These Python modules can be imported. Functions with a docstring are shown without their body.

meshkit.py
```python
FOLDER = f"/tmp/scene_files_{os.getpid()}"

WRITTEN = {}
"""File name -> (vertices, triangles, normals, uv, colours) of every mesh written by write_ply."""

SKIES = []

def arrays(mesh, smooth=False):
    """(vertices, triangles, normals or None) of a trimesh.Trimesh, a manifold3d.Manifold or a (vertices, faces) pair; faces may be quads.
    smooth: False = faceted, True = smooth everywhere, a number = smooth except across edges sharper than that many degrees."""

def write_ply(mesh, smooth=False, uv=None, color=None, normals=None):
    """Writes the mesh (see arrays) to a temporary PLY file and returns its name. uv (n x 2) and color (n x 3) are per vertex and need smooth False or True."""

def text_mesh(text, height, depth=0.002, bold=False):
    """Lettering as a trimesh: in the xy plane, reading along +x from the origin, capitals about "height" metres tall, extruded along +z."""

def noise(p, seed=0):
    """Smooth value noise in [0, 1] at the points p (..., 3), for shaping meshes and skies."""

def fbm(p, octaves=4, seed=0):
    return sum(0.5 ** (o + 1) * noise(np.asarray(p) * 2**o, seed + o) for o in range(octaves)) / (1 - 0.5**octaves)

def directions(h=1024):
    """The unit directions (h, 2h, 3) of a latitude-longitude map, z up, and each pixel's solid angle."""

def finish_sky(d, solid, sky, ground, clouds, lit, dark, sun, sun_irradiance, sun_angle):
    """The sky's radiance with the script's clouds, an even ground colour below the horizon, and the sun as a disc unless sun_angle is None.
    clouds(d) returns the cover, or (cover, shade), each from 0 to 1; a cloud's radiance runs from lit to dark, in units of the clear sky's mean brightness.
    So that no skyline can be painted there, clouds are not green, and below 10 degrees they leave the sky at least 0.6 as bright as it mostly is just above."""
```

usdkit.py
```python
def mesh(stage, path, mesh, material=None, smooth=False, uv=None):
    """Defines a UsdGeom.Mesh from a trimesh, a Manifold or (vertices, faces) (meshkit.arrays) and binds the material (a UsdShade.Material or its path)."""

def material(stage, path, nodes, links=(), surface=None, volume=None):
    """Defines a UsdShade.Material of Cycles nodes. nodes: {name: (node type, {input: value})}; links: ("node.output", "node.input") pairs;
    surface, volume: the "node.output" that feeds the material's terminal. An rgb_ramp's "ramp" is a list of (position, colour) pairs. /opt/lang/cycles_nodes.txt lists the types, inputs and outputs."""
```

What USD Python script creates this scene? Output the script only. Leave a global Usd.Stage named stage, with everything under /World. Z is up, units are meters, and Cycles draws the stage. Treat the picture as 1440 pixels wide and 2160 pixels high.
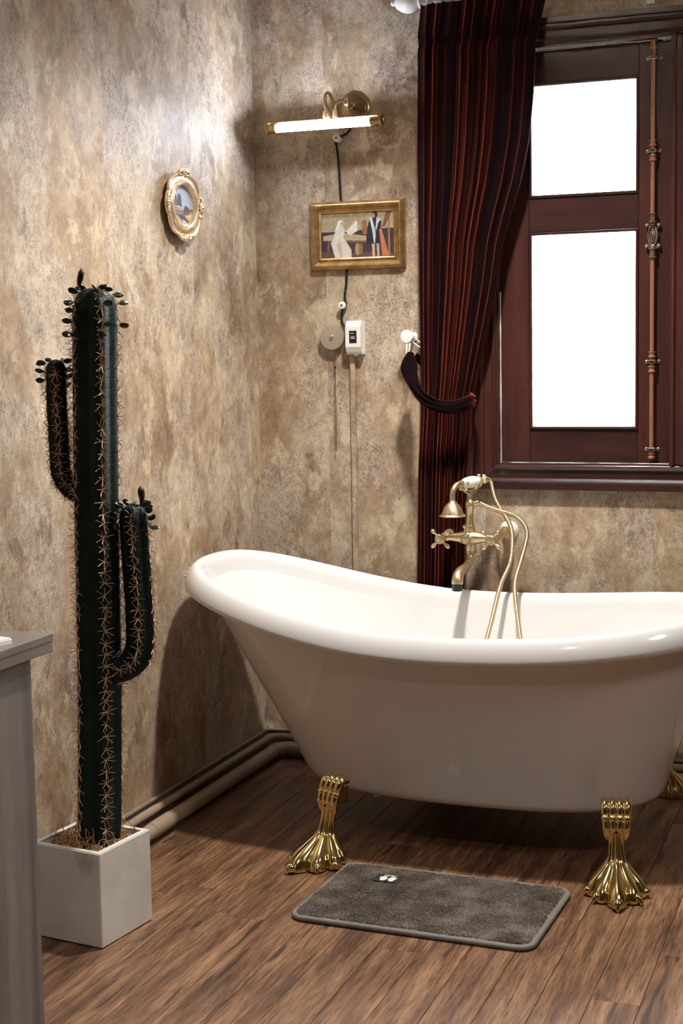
import math, random
import numpy as np, trimesh, usdkit, meshkit
from shapely.geometry import Polygon, box as sbox
from pxr import Usd, UsdGeom, UsdLux, UsdShade, Gf, Sdf, Vt

rng = np.random.default_rng(7)
random.seed(7)
stage = Usd.Stage.CreateInMemory()
UsdGeom.SetStageUpAxis(stage, 'Z')
UsdGeom.SetStageMetersPerUnit(stage, 1.0)
UsdGeom.Xform.Define(stage, '/World')
UsdGeom.Scope.Define(stage, '/World/Looks')
A = np.array
PI = math.pi

# ---------------------------------------------------------------- camera
CAM = A([1.993, -4.591, 1.35])
YAW, PITCH, ROLL, FPX = -20.39825768, 6.10236754, -0.98108743, 3141.42832
def _rot(ax, deg):
    return trimesh.transformations.rotation_matrix(math.radians(deg), ax)[:3, :3]
W2C = _rot([0, 0, 1], ROLL) @ _rot([1, 0, 0], PITCH) @ A([[1, 0, 0], [0, 0, -1], [0, 1, 0.]]) @ _rot([0, 0, 1], YAW)
cam = UsdGeom.Camera.Define(stage, '/World/camera')
m = np.eye(4)
m[0, :3], m[1, :3], m[2, :3], m[3, :3] = W2C[0], -W2C[1], -W2C[2], CAM
cam.AddTransformOp().Set(Gf.Matrix4d(*m.ravel().tolist()))
cam.CreateHorizontalApertureAttr(24.0)
cam.CreateVerticalApertureAttr(36.0)
cam.CreateFocalLengthAttr(24.0 * FPX / 1440)
cam.CreateFStopAttr(6.3)
cam.CreateFocusDistanceAttr(4.1)
cam.CreateClippingRangeAttr(Gf.Vec2f(0.05, 200))
cam.CreateExposureAttr(1.14)

# ---------------------------------------------------------------- sky and lamps
def light_world(strength, color):
    d = UsdLux.DomeLight.Define(stage, '/World/sky')
    d.CreateIntensityAttr(strength)
    d.CreateColorAttr(Gf.Vec3f(*color))
light_world(2.6, (0.93, 0.98, 1.0))          # flat white overcast outside the window

def disk(name, pos, r, power, color, aim=(0, 0, -1)):
    l = UsdLux.DiskLight.Define(stage, '/World/' + name)
    l.CreateRadiusAttr(r)
    l.CreateIntensityAttr(power)
    l.CreateColorAttr(Gf.Vec3f(*color))
    z = -A(aim, float); z /= np.linalg.norm(z)
    x = np.cross([0, 1, 0.001], z); x /= np.linalg.norm(x)
    y = np.cross(z, x)
    M = np.eye(4); M[0, :3], M[1, :3], M[2, :3], M[3, :3] = x, y, z, pos
    l.AddTransformOp().Set(Gf.Matrix4d(*M.ravel().tolist()))
    return l
def spot(name, pos, r, power, color, angle, soft):
    """A recessed downlight: a small sphere light with a cone, pointing straight down."""
    l = UsdLux.SphereLight.Define(stage, '/World/' + name)
    l.CreateRadiusAttr(r); l.CreateIntensityAttr(power); l.CreateColorAttr(Gf.Vec3f(*color))
    sh_ = UsdLux.ShapingAPI.Apply(l.GetPrim())
    sh_.CreateShapingConeAngleAttr(angle); sh_.CreateShapingConeSoftnessAttr(soft)
    l.AddTranslateOp().Set(Gf.Vec3d(*map(float, pos)))
spot('ceiling_spot', (.95, -1.0, 2.76), 0.065, 800, (1.0, 0.955, 0.89), 60, .95)
spot('ceiling_spot_front', (1.35, -3.0, 2.76), 0.06, 520, (1.0, 0.95, 0.88), 48, 1.0)
disk('ceiling_lamp', (3.2, -1.75, 2.72), 0.35, 8.0, (1.0, 0.90, 0.80), aim=(-.75, 0, -.66))

# ---------------------------------------------------------------- scene helpers
_used = {}
def path_for(parent, name):
    base = f'{parent}/{name}'
    n = _used.get(base, 0)
    _used[base] = n + 1
    return base if n == 0 else f'{base}_{n:03d}'
def pth(p):
    return '/World' if p is None else str((p.GetPrim() if hasattr(p, 'GetPrim') else p).GetPath())
def meta(p, label=None, cat=None, group=None, kind=None):
    p = p.GetPrim() if hasattr(p, 'GetPrim') else p
    for k, v in (('label', label), ('category', cat), ('group', group), ('kind', kind)):
        if v:
            p.SetCustomDataByKey(k, v)
    return p
def thing(name, label, cat, loc=(0, 0, 0), group=None):
    x = UsdGeom.Xform.Define(stage, path_for('/World', name))
    x.AddTranslateOp().Set(Gf.Vec3d(*map(float, loc)))
    meta(x, label, cat, group)
    return x
_origin = {}
def world_origin(p):
    return A(UsdGeom.XformCache().GetLocalToWorldTransform(p.GetPrim()).ExtractTranslation()) if p is not None else np.zeros(3)
def obj(name, mesh, mat, parent=None, smooth=35, label=None, cat=None, group=None, kind=None):
    """One Mesh prim; mesh in world coordinates is moved into its parent's frame."""
    if isinstance(mesh, (list,)):
        mesh = cat_mesh(mesh)
    if isinstance(mesh, tuple):
        mesh = trimesh.Trimesh(*[np.asarray(a) for a in (tri(mesh) if len(mesh[1]) and np.asarray(mesh[1]).shape[1] == 4 else mesh)], process=False)
    o = world_origin(parent)
    if parent is not None and np.abs(o).sum() > 0:
        mesh = mesh.copy(); mesh.apply_translation(-o)
    p = usdkit.mesh(stage, path_for(pth(parent), name), mesh, mat, smooth=smooth)
    meta(p, label, cat, group, kind)
    return p
def tri(m):
    v, f = np.asarray(m[0], float), np.asarray(m[1], int)
    return v, np.vstack([f[:, [0, 1, 2]], f[:, [0, 2, 3]]])
def T(m):
    if isinstance(m, trimesh.Trimesh):
        return m
    v, f = m
    f = np.asarray(f)
    if f.shape[1] == 4:
        v, f = tri(m)
    return trimesh.Trimesh(v, f, process=False)
def cat_mesh(ms):
    return trimesh.util.concatenate([T(m) for m in ms])
def paint(prim, col):
    UsdGeom.PrimvarsAPI(prim).CreatePrimvar('paint', Sdf.ValueTypeNames.Color3fArray, 'vertex').Set(Vt.Vec3fArray.FromNumpy(np.asarray(col, np.float32)))

# ---------------------------------------------------------------- shape helpers
def frame_of(z, hint=(0, 0, 1.0)):
    z = A(z, float); z /= np.linalg.norm(z)
    h = A(hint, float)
    if abs(h @ z) > .95:
        h = A([1.0, 0, 0])
    x = np.cross(h, z); x /= np.linalg.norm(x)
    return np.c_[x, np.cross(z, x), z]
def spline(pts, n=40, closed=False):
    from scipy.interpolate import CubicSpline
    p = np.asarray(pts, float)
    if closed:
        p = np.vstack([p, p[:1]])
    t = np.r_[0, np.cumsum(np.maximum(np.linalg.norm(np.diff(p[:, :3], axis=0), axis=1), 1e-6) ** .6)]
    cs = CubicSpline(t, p, bc_type='periodic' if closed else 'natural')
    return cs(np.linspace(0, t[-1], n + closed)[:n])
def tube(path, r, n=12, closed=False, cap=True, squash=None, up=None):
    p = np.asarray(path, float); N = len(p)
    r = np.broadcast_to(np.asarray(r, float), (N,))
    t = np.gradient(p, axis=0) if not closed else np.roll(p, -1, 0) - np.roll(p, 1, 0)
    t /= np.maximum(np.linalg.norm(t, axis=1, keepdims=True), 1e-12)
    F = frame_of(t[0], (0, 0, 1.0) if up is None else up)
    x = F[:, 0]; rings = []
    a = np.linspace(0, 2 * PI, n, endpoint=False)
    sx, sy = (1, 1) if squash is None else squash
    for i in range(N):
        if up is not None:
            x = np.cross(up, t[i])
            if np.linalg.norm(x) < 1e-6: x = F[:, 0]
        x = x - t[i] * (x @ t[i]); x /= np.linalg.norm(x)
        y = np.cross(t[i], x)
        rings.append(p[i] + r[i] * (sx * np.cos(a)[:, None] * x + sy * np.sin(a)[:, None] * y))
    v = np.vstack(rings)
    M = N if closed else N - 1
    i, j = np.meshgrid(np.arange(M), np.arange(n), indexing='ij')
    i2, j2 = (i + 1) % N, (j + 1) % n
    q = np.stack([i * n + j, i * n + j2, i2 * n + j2, i2 * n + j], -1).reshape(-1, 4)
    f = np.vstack([q[:, [0, 1, 2]], q[:, [0, 2, 3]]])
    if cap and not closed:
        k = len(v)
        v = np.vstack([v, p[0], p[-1]])
        b = np.arange(n)
        f = np.vstack([f, np.c_[np.full(n, k), (b + 1) % n, b], np.c_[np.full(n, k + 1), (N - 1) * n + b, (N - 1) * n + (b + 1) % n]])
    return trimesh.Trimesh(v, f, process=False)
def lathe(prof, o=(0, 0, 0), axis=(0, 0, 1), n=36, hint=(0, 0, 1.0)):
    """prof: (radius, distance along axis) points; the end points are closed with discs."""
    F = frame_of(axis, hint); o = A(o, float)
    pr = [(max(a, 1e-5), b) for a, b in prof]
    if pr[0][0] > 2e-5: pr = [(1e-5, pr[0][1])] + pr
    if pr[-1][0] > 2e-5: pr = pr + [(1e-5, pr[-1][1])]
    pr = A(pr); N = len(pr)
    a = np.linspace(0, 2 * PI, n, endpoint=False)
    v = (o + pr[:, 0, None, None] * (np.cos(a)[None, :, None] * F[:, 0] + np.sin(a)[None, :, None] * F[:, 1]) + pr[:, 1, None, None] * F[:, 2]).reshape(-1, 3)
    i, j = np.meshgrid(np.arange(N - 1), np.arange(n), indexing='ij')
    j2 = (j + 1) % n
    q = np.stack([i * n + j, i * n + j2, (i + 1) * n + j2, (i + 1) * n + j], -1).reshape(-1, 4)
    return trimesh.Trimesh(v, np.vstack([q[:, [0, 1, 2]], q[:, [0, 2, 3]]]), process=False)
def ball(c, r, sub=2, scale=(1, 1, 1), R=None):
    s = trimesh.creation.icosphere(sub, r)
    v = s.vertices * A(scale)
    if R is not None: v = v @ np.asarray(R).T
    return trimesh.Trimesh(v + A(c), s.faces, process=False)
def bx(lo, hi, c=0.0, rotz=0.0, about=None):
    """Box lo..hi with chamfer c."""
    lo, hi = A(lo, float), A(hi, float)
    if c <= 0:
        m_ = trimesh.creation.box(hi - lo); m_.apply_translation((lo + hi) / 2)
    else:
        c = min(c, (hi - lo).min() * .49)
        pts = []
        for s in np.ndindex(2, 2, 2):
            for k in range(3):
                p = np.where(A(s) == 1, hi - c, lo + c)
                p[k] = hi[k] if s[k] else lo[k]
                pts.append(p)
        m_ = trimesh.convex.convex_hull(A(pts))
    if rotz:
        o = (lo + hi) / 2 if about is None else A(about)
        m_.apply_transform(trimesh.transformations.rotation_matrix(rotz, [0, 0, 1], o))
    return m_
def extrude(poly, depth, F=None, o=(0, 0, 0)):
    """Polygon in the first two axes of frame F, extruded along its third."""
    gs = getattr(poly, 'geoms', [poly])
    ms = [trimesh.creation.extrude_polygon(g, depth, engine='earcut') for g in gs if g.area > 1e-9]
    m_ = trimesh.util.concatenate(ms)
    F = np.eye(3) if F is None else np.asarray(F, float)
    v = m_.vertices @ F.T + A(o, float)
    f = m_.faces if np.linalg.det(F) > 0 else m_.faces[:, ::-1]
    return trimesh.Trimesh(v, f, process=False)
def grid(V, flip=False):
    """V (n, m, 3) -> surface."""
    n, m_ = V.shape[:2]
    i, j = np.meshgrid(np.arange(n - 1), np.arange(m_ - 1), indexing='ij')
    q = np.stack([i * m_ + j, i * m_ + j + 1, (i + 1) * m_ + j + 1, (i + 1) * m_ + j], -1).reshape(-1, 4)
    if flip: q = q[:, ::-1]
    return trimesh.Trimesh(V.reshape(-1, 3), np.vstack([q[:, [0, 1, 2]], q[:, [0, 2, 3]]]), process=False)
BACK = A([[1, 0, 0], [0, 0, 1], [0, -1, 0.]]).T     # local x -> world x, local y -> world z, local z -> world -y (out of the back wall)
LEFTW = A([[0, 1, 0], [0, 0, 1], [1, 0, 0.]]).T      # local x -> world y, local y -> world z, local z -> world x (out of the left wall)

# ---------------------------------------------------------------- materials
def mat(name, nodes, links=(), surface='p.BSDF'):
    return usdkit.material(stage, '/World/Looks/' + name, nodes, links, surface=surface)
def plain(name, color, rough=.5, metal=0.0, bump=None, vary=None, **kw):
    """Principled look; vary=(scale, amount): slight noise in tone; bump=(scale, distance)."""
    nodes = {'p': ('principled_bsdf', {'base_color': color, 'roughness': rough, 'metallic': metal, **kw})}
    links = []
    nodes['g'] = ('texture_coordinate', {})
    if vary:
        c = A(color)
        nodes['n'] = ('noise_texture', {'scale': vary[0], 'detail': 5, 'roughness': .6})
        nodes['r'] = ('rgb_ramp', {'ramp': [(.3, tuple(np.clip(c * (1 - vary[1]), 0, 1))), (.7, tuple(np.clip(c * (1 + vary[1]), 0, 1)))]})
        links += [('g.object', 'n.vector'), ('n.fac', 'r.fac'), ('r.color', 'p.base_color')]
    if bump:
        nodes['bn'] = ('noise_texture', {'scale': bump[0], 'detail': 4})
        nodes['b'] = ('bump', {'distance': bump[1], 'strength': 1.0})
        links += [('g.object', 'bn.vector'), ('bn.fac', 'b.height'), ('b.normal', 'p.normal')]
    return mat(name, nodes, links)

enamel = plain('white_enamel', (.745, .735, .725), .16, coat_weight=.4, coat_roughness=.05)
brass_brushed = plain('brushed_brass', (.67, .535, .335), .37, 1.0, bump=(260, .0006))
gold = plain('polished_gold', (.80, .63, .30), .12, 1.0)
old_brass = plain('dull_brass', (.36, .27, .17), .35, 1.0, vary=(40, .25))
bell_brass = plain('brushed_bell', (.50, .43, .35), .36, .55, bump=(200, .0004))
chain_dark = plain('dark_chain', (.09, .065, .04), .4, .8)
lamp_brass = plain('lamp_brass', (.45, .32, .16), .3, 1.0)
white_ceramic = plain('white_ceramic', (.82, .80, .76), .2)
white_plastic = plain('white_plastic', (.80, .77, .70), .4)
black_plastic = plain('black_plastic', (.012, .013, .015), .35)
grey_button = plain('grey_plastic', (.25, .25, .26), .4)
white_paint = plain('white_paint', (.75, .73, .70), .5)
cord_black = plain('black_fabric', (.012, .013, .016), .8)
pipe_paint = plain('pipe_paint', (.33, .25, .175), .5, vary=(9, .12), bump=(30, .002))
skirting = plain('skirting_paint', (.25, .19, .14), .5, vary=(14, .3))
caulk = plain('old_caulk', (.62, .60, .56), .8, vary=(30, .3))
concrete = mat('pot_cement', {
    'g': ('texture_coordinate', {}), 'n': ('noise_texture', {'scale': 9.0, 'detail': 6, 'roughness': .6}), 'r': ('rgb_ramp', {'ramp': [(.3, (.55, .53, .49)), (.7, (.68, .66, .62))]}),
    'd': ('vector_math', {'math_type': 'distance', 'vector2': (.046, -.106, .200)}), 'nn': ('noise_texture', {'scale': 38.0, 'detail': 5, 'roughness': .7}), 'na': ('math', {'math_type': 'multiply', 'value2': .055}),
    'ds': ('math', {'math_type': 'add'}), 'm': ('map_range', {'from_min': .062, 'from_max': .040, 'to_min': 0.0, 'to_max': .42, 'clamp': True}), 'st': ('mix', {'color2': (.20, .165, .135)}),
    'bn': ('noise_texture', {'scale': 70.0, 'detail': 4}), 'b': ('bump', {'distance': .0004, 'strength': .6}), 'p': ('principled_bsdf', {'roughness': .7})},
    [('g.object', 'n.vector'), ('n.fac', 'r.fac'), ('g.object', 'd.vector1'), ('g.object', 'nn.vector'), ('nn.fac', 'na.value1'), ('na.value', 'ds.value2'), ('d.value', 'ds.value1'), ('ds.value', 'm.value'), ('m.result', 'st.fac'),
     ('r.color', 'st.color1'), ('st.color', 'p.base_color'), ('g.object', 'bn.vector'), ('bn.fac', 'b.height'), ('b.normal', 'p.normal')])
ceiling_white = plain('ceiling_paint', (.30, .27, .24), .9)
soil = plain('coir_base', (.10, .05, .022), .95, vary=(60, .5), bump=(80, .01))
coir = plain('coir_fibre', (.46, .25, .10), .7)
spine_mat = plain('spine', (.72, .44, .31), .5)
tuft_mat = plain('white_tuft', (.75, .72, .62), .6)
cactus_skin = mat('cactus_skin', {
    'g': ('texture_coordinate', {}), 'n': ('noise_texture', {'scale': 22.0, 'detail': 4}),
    'sx': ('separate_xyz', {}), 'mz': ('math', {'math_type': 'multiply', 'value2': 46.0}), 'fr': ('math', {'math_type': 'fraction'}),
    'pp': ('math', {'math_type': 'pingpong', 'value2': .5}), 'lt': ('map_range', {'from_min': 0.0, 'from_max': .07, 'to_min': 0.0, 'to_max': 1.0, 'clamp': True}),
    'r': ('rgb_ramp', {'ramp': [(.3, (.0025, .0085, .0075)), (.7, (.005, .016, .0135))]}),
    'b': ('bump', {'distance': .0006, 'strength': .6}),
    'p': ('principled_bsdf', {'roughness': .5, 'specular_ior_level': .25})},
    [('g.object', 'n.vector'), ('n.fac', 'r.fac'), ('r.color', 'p.base_color'), ('g.object', 'sx.vector'), ('sx.z', 'mz.value1'), ('mz.value', 'fr.value1'),
     ('fr.value', 'pp.value1'), ('pp.value', 'lt.value'), ('lt.result', 'b.height'), ('b.normal', 'p.normal')])
leaf_mat = plain('cactus_leaf', (.010, .022, .018), .24, vary=(60, .3))
bud_red = plain('bud_red', (.10, .018, .012), .5)

def wallpaper(name, wshift):
    N = {
        'o': ('geometry', {}), 'oi': ('object_info', {}), 'w': ('math', {'math_type': 'multiply_add', 'value2': 37.0, 'value3': wshift}),
        'mp': ('mapping', {'scale': (1.0, 1.0, .70)}),
        'n1': ('noise_texture', {'dimensions': '4D', 'scale': 6.0, 'detail': 13, 'roughness': .76, 'distortion': .25}),
        'n2': ('noise_texture', {'dimensions': '4D', 'scale': 8.0, 'detail': 13, 'roughness': .70, 'distortion': .35}),
        'n3': ('noise_texture', {'dimensions': '4D', 'scale': 5.0, 'detail': 6, 'roughness': .6}),
        'n4': ('noise_texture', {'scale': 52.0, 'detail': 3, 'roughness': .6, 'distortion': 2.2}),
        'n5': ('noise_texture', {'dimensions': '4D', 'scale': 7.5, 'detail': 12, 'roughness': .74, 'distortion': .6}),
        'n6': ('noise_texture', {'scale': 330.0, 'detail': 3, 'roughness': .6}),
        'n7': ('noise_texture', {'dimensions': '4D', 'scale': 30.0, 'detail': 10, 'roughness': .72, 'distortion': .8}),
        'base': ('rgb_ramp', {'ramp': [(.36, (.240, .158, .101)), (.44, (.332, .228, .147)), (.50, (.395, .283, .183)), (.56, (.465, .345, .228)), (.64, (.55, .422, .285))]}),
        'mid': ('map_range', {'from_min': .40, 'from_max': .60, 'to_min': .80, 'to_max': 1.16, 'clamp': True}),
        'cm': ('map_range', {'from_min': .548, 'from_max': .592, 'clamp': True}),
        'cream': ('mix', {'color2': (.62, .50, .35)}),
        'cmul': ('math', {'math_type': 'multiply', 'value2': .75}),
        'gm': ('map_range', {'from_min': .46, 'from_max': .56, 'clamp': True}),
        'ga': ('math', {'math_type': 'subtract', 'value2': .5}), 'gb': ('math', {'math_type': 'absolute'}),
        'gf': ('map_range', {'from_min': .085, 'from_max': .035, 'clamp': True}),
        'gmul': ('math', {'math_type': 'multiply'}), 'gmul2': ('math', {'math_type': 'multiply', 'value2': .58}),
        'grey': ('mix', {'color2': (.60, .545, .475)}),
        'dm': ('map_range', {'from_min': .445, 'from_max': .385, 'clamp': True}),
        'df': ('map_range', {'from_min': .38, 'from_max': .52, 'to_min': .25, 'to_max': 1.0, 'clamp': True}),
        'dmul': ('math', {'math_type': 'multiply'}), 'dmul2': ('math', {'math_type': 'multiply', 'value2': .72}),
        'dark': ('mix', {'color2': (.165, .102, .066)}),
        'fine': ('map_range', {'from_min': .3, 'from_max': .7, 'to_min': .76, 'to_max': 1.10, 'clamp': True}),
        'fmul': ('math', {'math_type': 'multiply'}),
        'fin': ('mix', {'mix_type': 'multiply', 'fac': 1.0}), 'fc': ('combine_color', {}),
        'b': ('bump', {'distance': .0012, 'strength': .6}), 'ba': ('math', {'math_type': 'add'}),
        'p': ('principled_bsdf', {'roughness': .55, 'specular_ior_level': .3}),
    }
    L = [('oi.random', 'w.value1'), ('o.position', 'mp.vector')]
    for k in ('n1', 'n2', 'n3', 'n5', 'n7'):
        L += [('mp.vector', k + '.vector'), ('w.value', k + '.w')]
    L += [('mp.vector', 'n4.vector'), ('mp.vector', 'n6.vector'), ('n1.fac', 'base.fac'),
          ('n2.fac', 'cm.value'), ('cm.result', 'cmul.value1'), ('cmul.value', 'cream.fac'), ('base.color', 'cream.color1'),
          ('n3.fac', 'gm.value'), ('n4.fac', 'ga.value1'), ('ga.value', 'gb.value1'), ('gb.value', 'gf.value'), ('gm.result', 'gmul.value1'), ('gf.result', 'gmul.value2'), ('gmul.value', 'gmul2.value1'), ('gmul2.value', 'grey.fac'), ('cream.color', 'grey.color1'),
          ('n5.fac', 'dm.value'), ('n4.fac', 'df.value'), ('dm.result', 'dmul.value1'), ('df.result', 'dmul.value2'), ('dmul.value', 'dmul2.value1'), ('dmul2.value', 'dark.fac'), ('grey.color', 'dark.color1'),
          ('n6.fac', 'fine.value'), ('n7.fac', 'mid.value'), ('fine.result', 'fmul.value1'), ('mid.result', 'fmul.value2'), ('fmul.value', 'fc.r'), ('fmul.value', 'fc.g'), ('fmul.value', 'fc.b'), ('dark.color', 'fin.color1'), ('fc.color', 'fin.color2'), ('fin.color', 'p.base_color'),
          ('n6.fac', 'ba.value1'), ('n4.fac', 'ba.value2'), ('ba.value', 'b.height'), ('b.normal', 'p.normal')]
    return mat(name, N, L)
paper = wallpaper('mottled_wallpaper', 3.0)

floor_wood = mat('floor_wood', {
    'o': ('geometry', {}), 'oi': ('object_info', {}), 'w': ('math', {'math_type': 'multiply', 'value2': 61.0}),
    'm1': ('mapping', {'scale': (1.0, .10, 1.0)}), 'm2': ('mapping', {'scale': (1.0, .06, 1.0)}), 'm3': ('mapping', {'scale': (1.0, .35, 1.0)}),
    'n1': ('noise_texture', {'dimensions': '4D', 'scale': 26.0, 'detail': 8, 'roughness': .62, 'distortion': .35}),
    'n2': ('noise_texture', {'dimensions': '4D', 'scale': 230.0, 'detail': 6, 'roughness': .7}),
    'n3': ('noise_texture', {'dimensions': '4D', 'scale': 7.0, 'detail': 4, 'roughness': .6}),
    'n4': ('noise_texture', {'dimensions': '4D', 'scale': 34.0, 'detail': 3, 'roughness': .5, 'distortion': .3}),
    'ramp': ('rgb_ramp', {'ramp': [(.28, (.052, .024, .012)), (.42, (.122, .060, .031)), (.52, (.198, .104, .055)), (.64, (.285, .164, .091)), (.78, (.365, .230, .138))]}),
    'fr': ('rgb_ramp', {'ramp': [(.36, (.28, .26, .25)), (.50, (.96, .95, .94)), (.66, (1.36, 1.34, 1.32))]}),
    'fine': ('mix', {'mix_type': 'multiply', 'fac': .85}),
    'pr': ('rgb_ramp', {'ramp': [(.25, (.62, .58, .56)), (.5, (.95, .93, .92)), (.75, (1.18, 1.15, 1.13))]}),
    'patch': ('mix', {'mix_type': 'multiply', 'fac': .8}),
    'vr': ('rgb_ramp', {'ramp': [(0, (.84, .82, .82)), (.5, (1.0, 1.0, 1.0)), (1, (1.12, 1.11, 1.10))]}),
    'vary': ('mix', {'mix_type': 'multiply', 'fac': 1.0}),
    'cr': ('map_range', {'from_min': .375, 'from_max': .345, 'clamp': True}), 'cm': ('math', {'math_type': 'multiply', 'value2': .75}),
    'crack': ('mix', {'color2': (.028, .014, .009)}),
    'rr': ('map_range', {'from_min': .3, 'from_max': .7, 'to_min': .36, 'to_max': .52, 'clamp': True}),
    'b': ('bump', {'distance': .0012, 'strength': .6}),
    'p': ('principled_bsdf', {'specular_ior_level': .5})},
    [('oi.random', 'w.value1')] + [('o.position', k + '.vector') for k in ('m1', 'm2', 'm3')] +
    [('m1.vector', 'n1.vector'), ('m2.vector', 'n2.vector'), ('m3.vector', 'n3.vector'), ('m1.vector', 'n4.vector')] + [('w.value', k + '.w') for k in ('n1', 'n2', 'n3', 'n4')] +
    [('n1.fac', 'ramp.fac'), ('ramp.color', 'fine.color1'), ('n2.fac', 'fr.fac'), ('fr.color', 'fine.color2'), ('fine.color', 'patch.color1'), ('n3.fac', 'pr.fac'), ('pr.color', 'patch.color2'),
     ('patch.color', 'vary.color1'), ('oi.random', 'vr.fac'), ('vr.color', 'vary.color2'), ('n4.fac', 'cr.value'), ('cr.result', 'cm.value1'), ('cm.value', 'crack.fac'), ('vary.color', 'crack.color1'),
     ('crack.color', 'p.base_color'), ('n2.fac', 'rr.value'), ('rr.result', 'p.roughness'), ('n2.fac', 'b.height'), ('b.normal', 'p.normal')])

def wood(name, dark, light, scale, stretch, rough, coat=0.0):
    return mat(name, {
        'o': ('geometry', {}), 'm1': ('mapping', {'scale': stretch}),
        'n1': ('noise_texture', {'scale': scale, 'detail': 7, 'roughness': .6, 'distortion': .4}),
        'n2': ('noise_texture', {'scale': scale * 6, 'detail': 4}),
        'r': ('rgb_ramp', {'ramp': [(.3, dark), (.7, light)]}),
        'b': ('bump', {'distance': .0006, 'strength': .5}),
        'p': ('principled_bsdf', {'roughness': rough, 'coat_weight': coat, 'coat_roughness': .12})},
        [('o.position', 'm1.vector'), ('m1.vector', 'n1.vector'), ('m1.vector', 'n2.vector'), ('n1.fac', 'r.fac'), ('r.color', 'p.base_color'), ('n2.fac', 'b.height'), ('b.normal', 'p.normal')])
mahog_v = wood('mahogany_upright', (.026, .0085, .0075), (.078, .023, .017), 16, (1, 1, .10), .30, .6)
mahog_h = wood('mahogany_level', (.022, .0085, .0085), (.058, .019, .016), 16, (.10, 1, 1), .30, .6)
grey_wood_v = wood('grey_laminate_upright', (.095, .080, .072), (.215, .192, .175), 26, (1, 1, .05), .42)
grey_wood_top = wood('grey_laminate_top', (.14, .115, .098), (.20, .175, .152), 20, (1.0, .12, 1.0), .25)
copper = plain('copper_rod', (.34, .155, .085), .45, .4, vary=(20, .12))
bolt_metal = plain('bolt_fittings', (.30, .23, .17), .35, .9, vary=(60, .2))
glass_pane = mat('window_glass', {'t': ('transparent_bsdf', {'color': (.97, .98, .98)}), 'g': ('glossy_bsdf', {'roughness': .02, 'color': (1, 1, 1)}), 'f': ('fresnel', {'IOR': 1.45}), 'm': ('mix_closure', {})},
                 [('f.fac', 'm.fac'), ('t.BSDF', 'm.closure1'), ('g.BSDF', 'm.closure2')], surface='m.closure')
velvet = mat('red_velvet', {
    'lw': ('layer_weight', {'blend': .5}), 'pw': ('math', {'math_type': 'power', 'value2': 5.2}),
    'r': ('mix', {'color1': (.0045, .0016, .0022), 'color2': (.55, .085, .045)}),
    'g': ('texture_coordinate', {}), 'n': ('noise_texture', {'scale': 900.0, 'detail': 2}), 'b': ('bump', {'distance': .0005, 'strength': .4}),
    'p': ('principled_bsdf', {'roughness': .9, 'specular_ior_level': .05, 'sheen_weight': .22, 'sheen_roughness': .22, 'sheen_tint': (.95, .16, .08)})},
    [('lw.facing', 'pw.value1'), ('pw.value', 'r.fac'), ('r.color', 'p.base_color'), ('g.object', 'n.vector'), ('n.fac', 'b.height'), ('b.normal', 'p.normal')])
tube_glow = mat('glowing_tube', {'e': ('emission', {'color': (.74, .84, 1.0), 'strength': 88.0})}, surface='e.emission')
gilt = plain('gilded_wood', (.50, .33, .14), .36, .85, vary=(35, .35), bump=(120, .0008))
oval_gold = plain('cream_gold', (.80, .62, .42), .36, .8, vary=(50, .15))
painted = mat('painted_print', {'a': ('attribute', {'attribute': 'paint'}), 'p': ('principled_bsdf', {'roughness': .4})}, [('a.color', 'p.base_color')])
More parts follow.
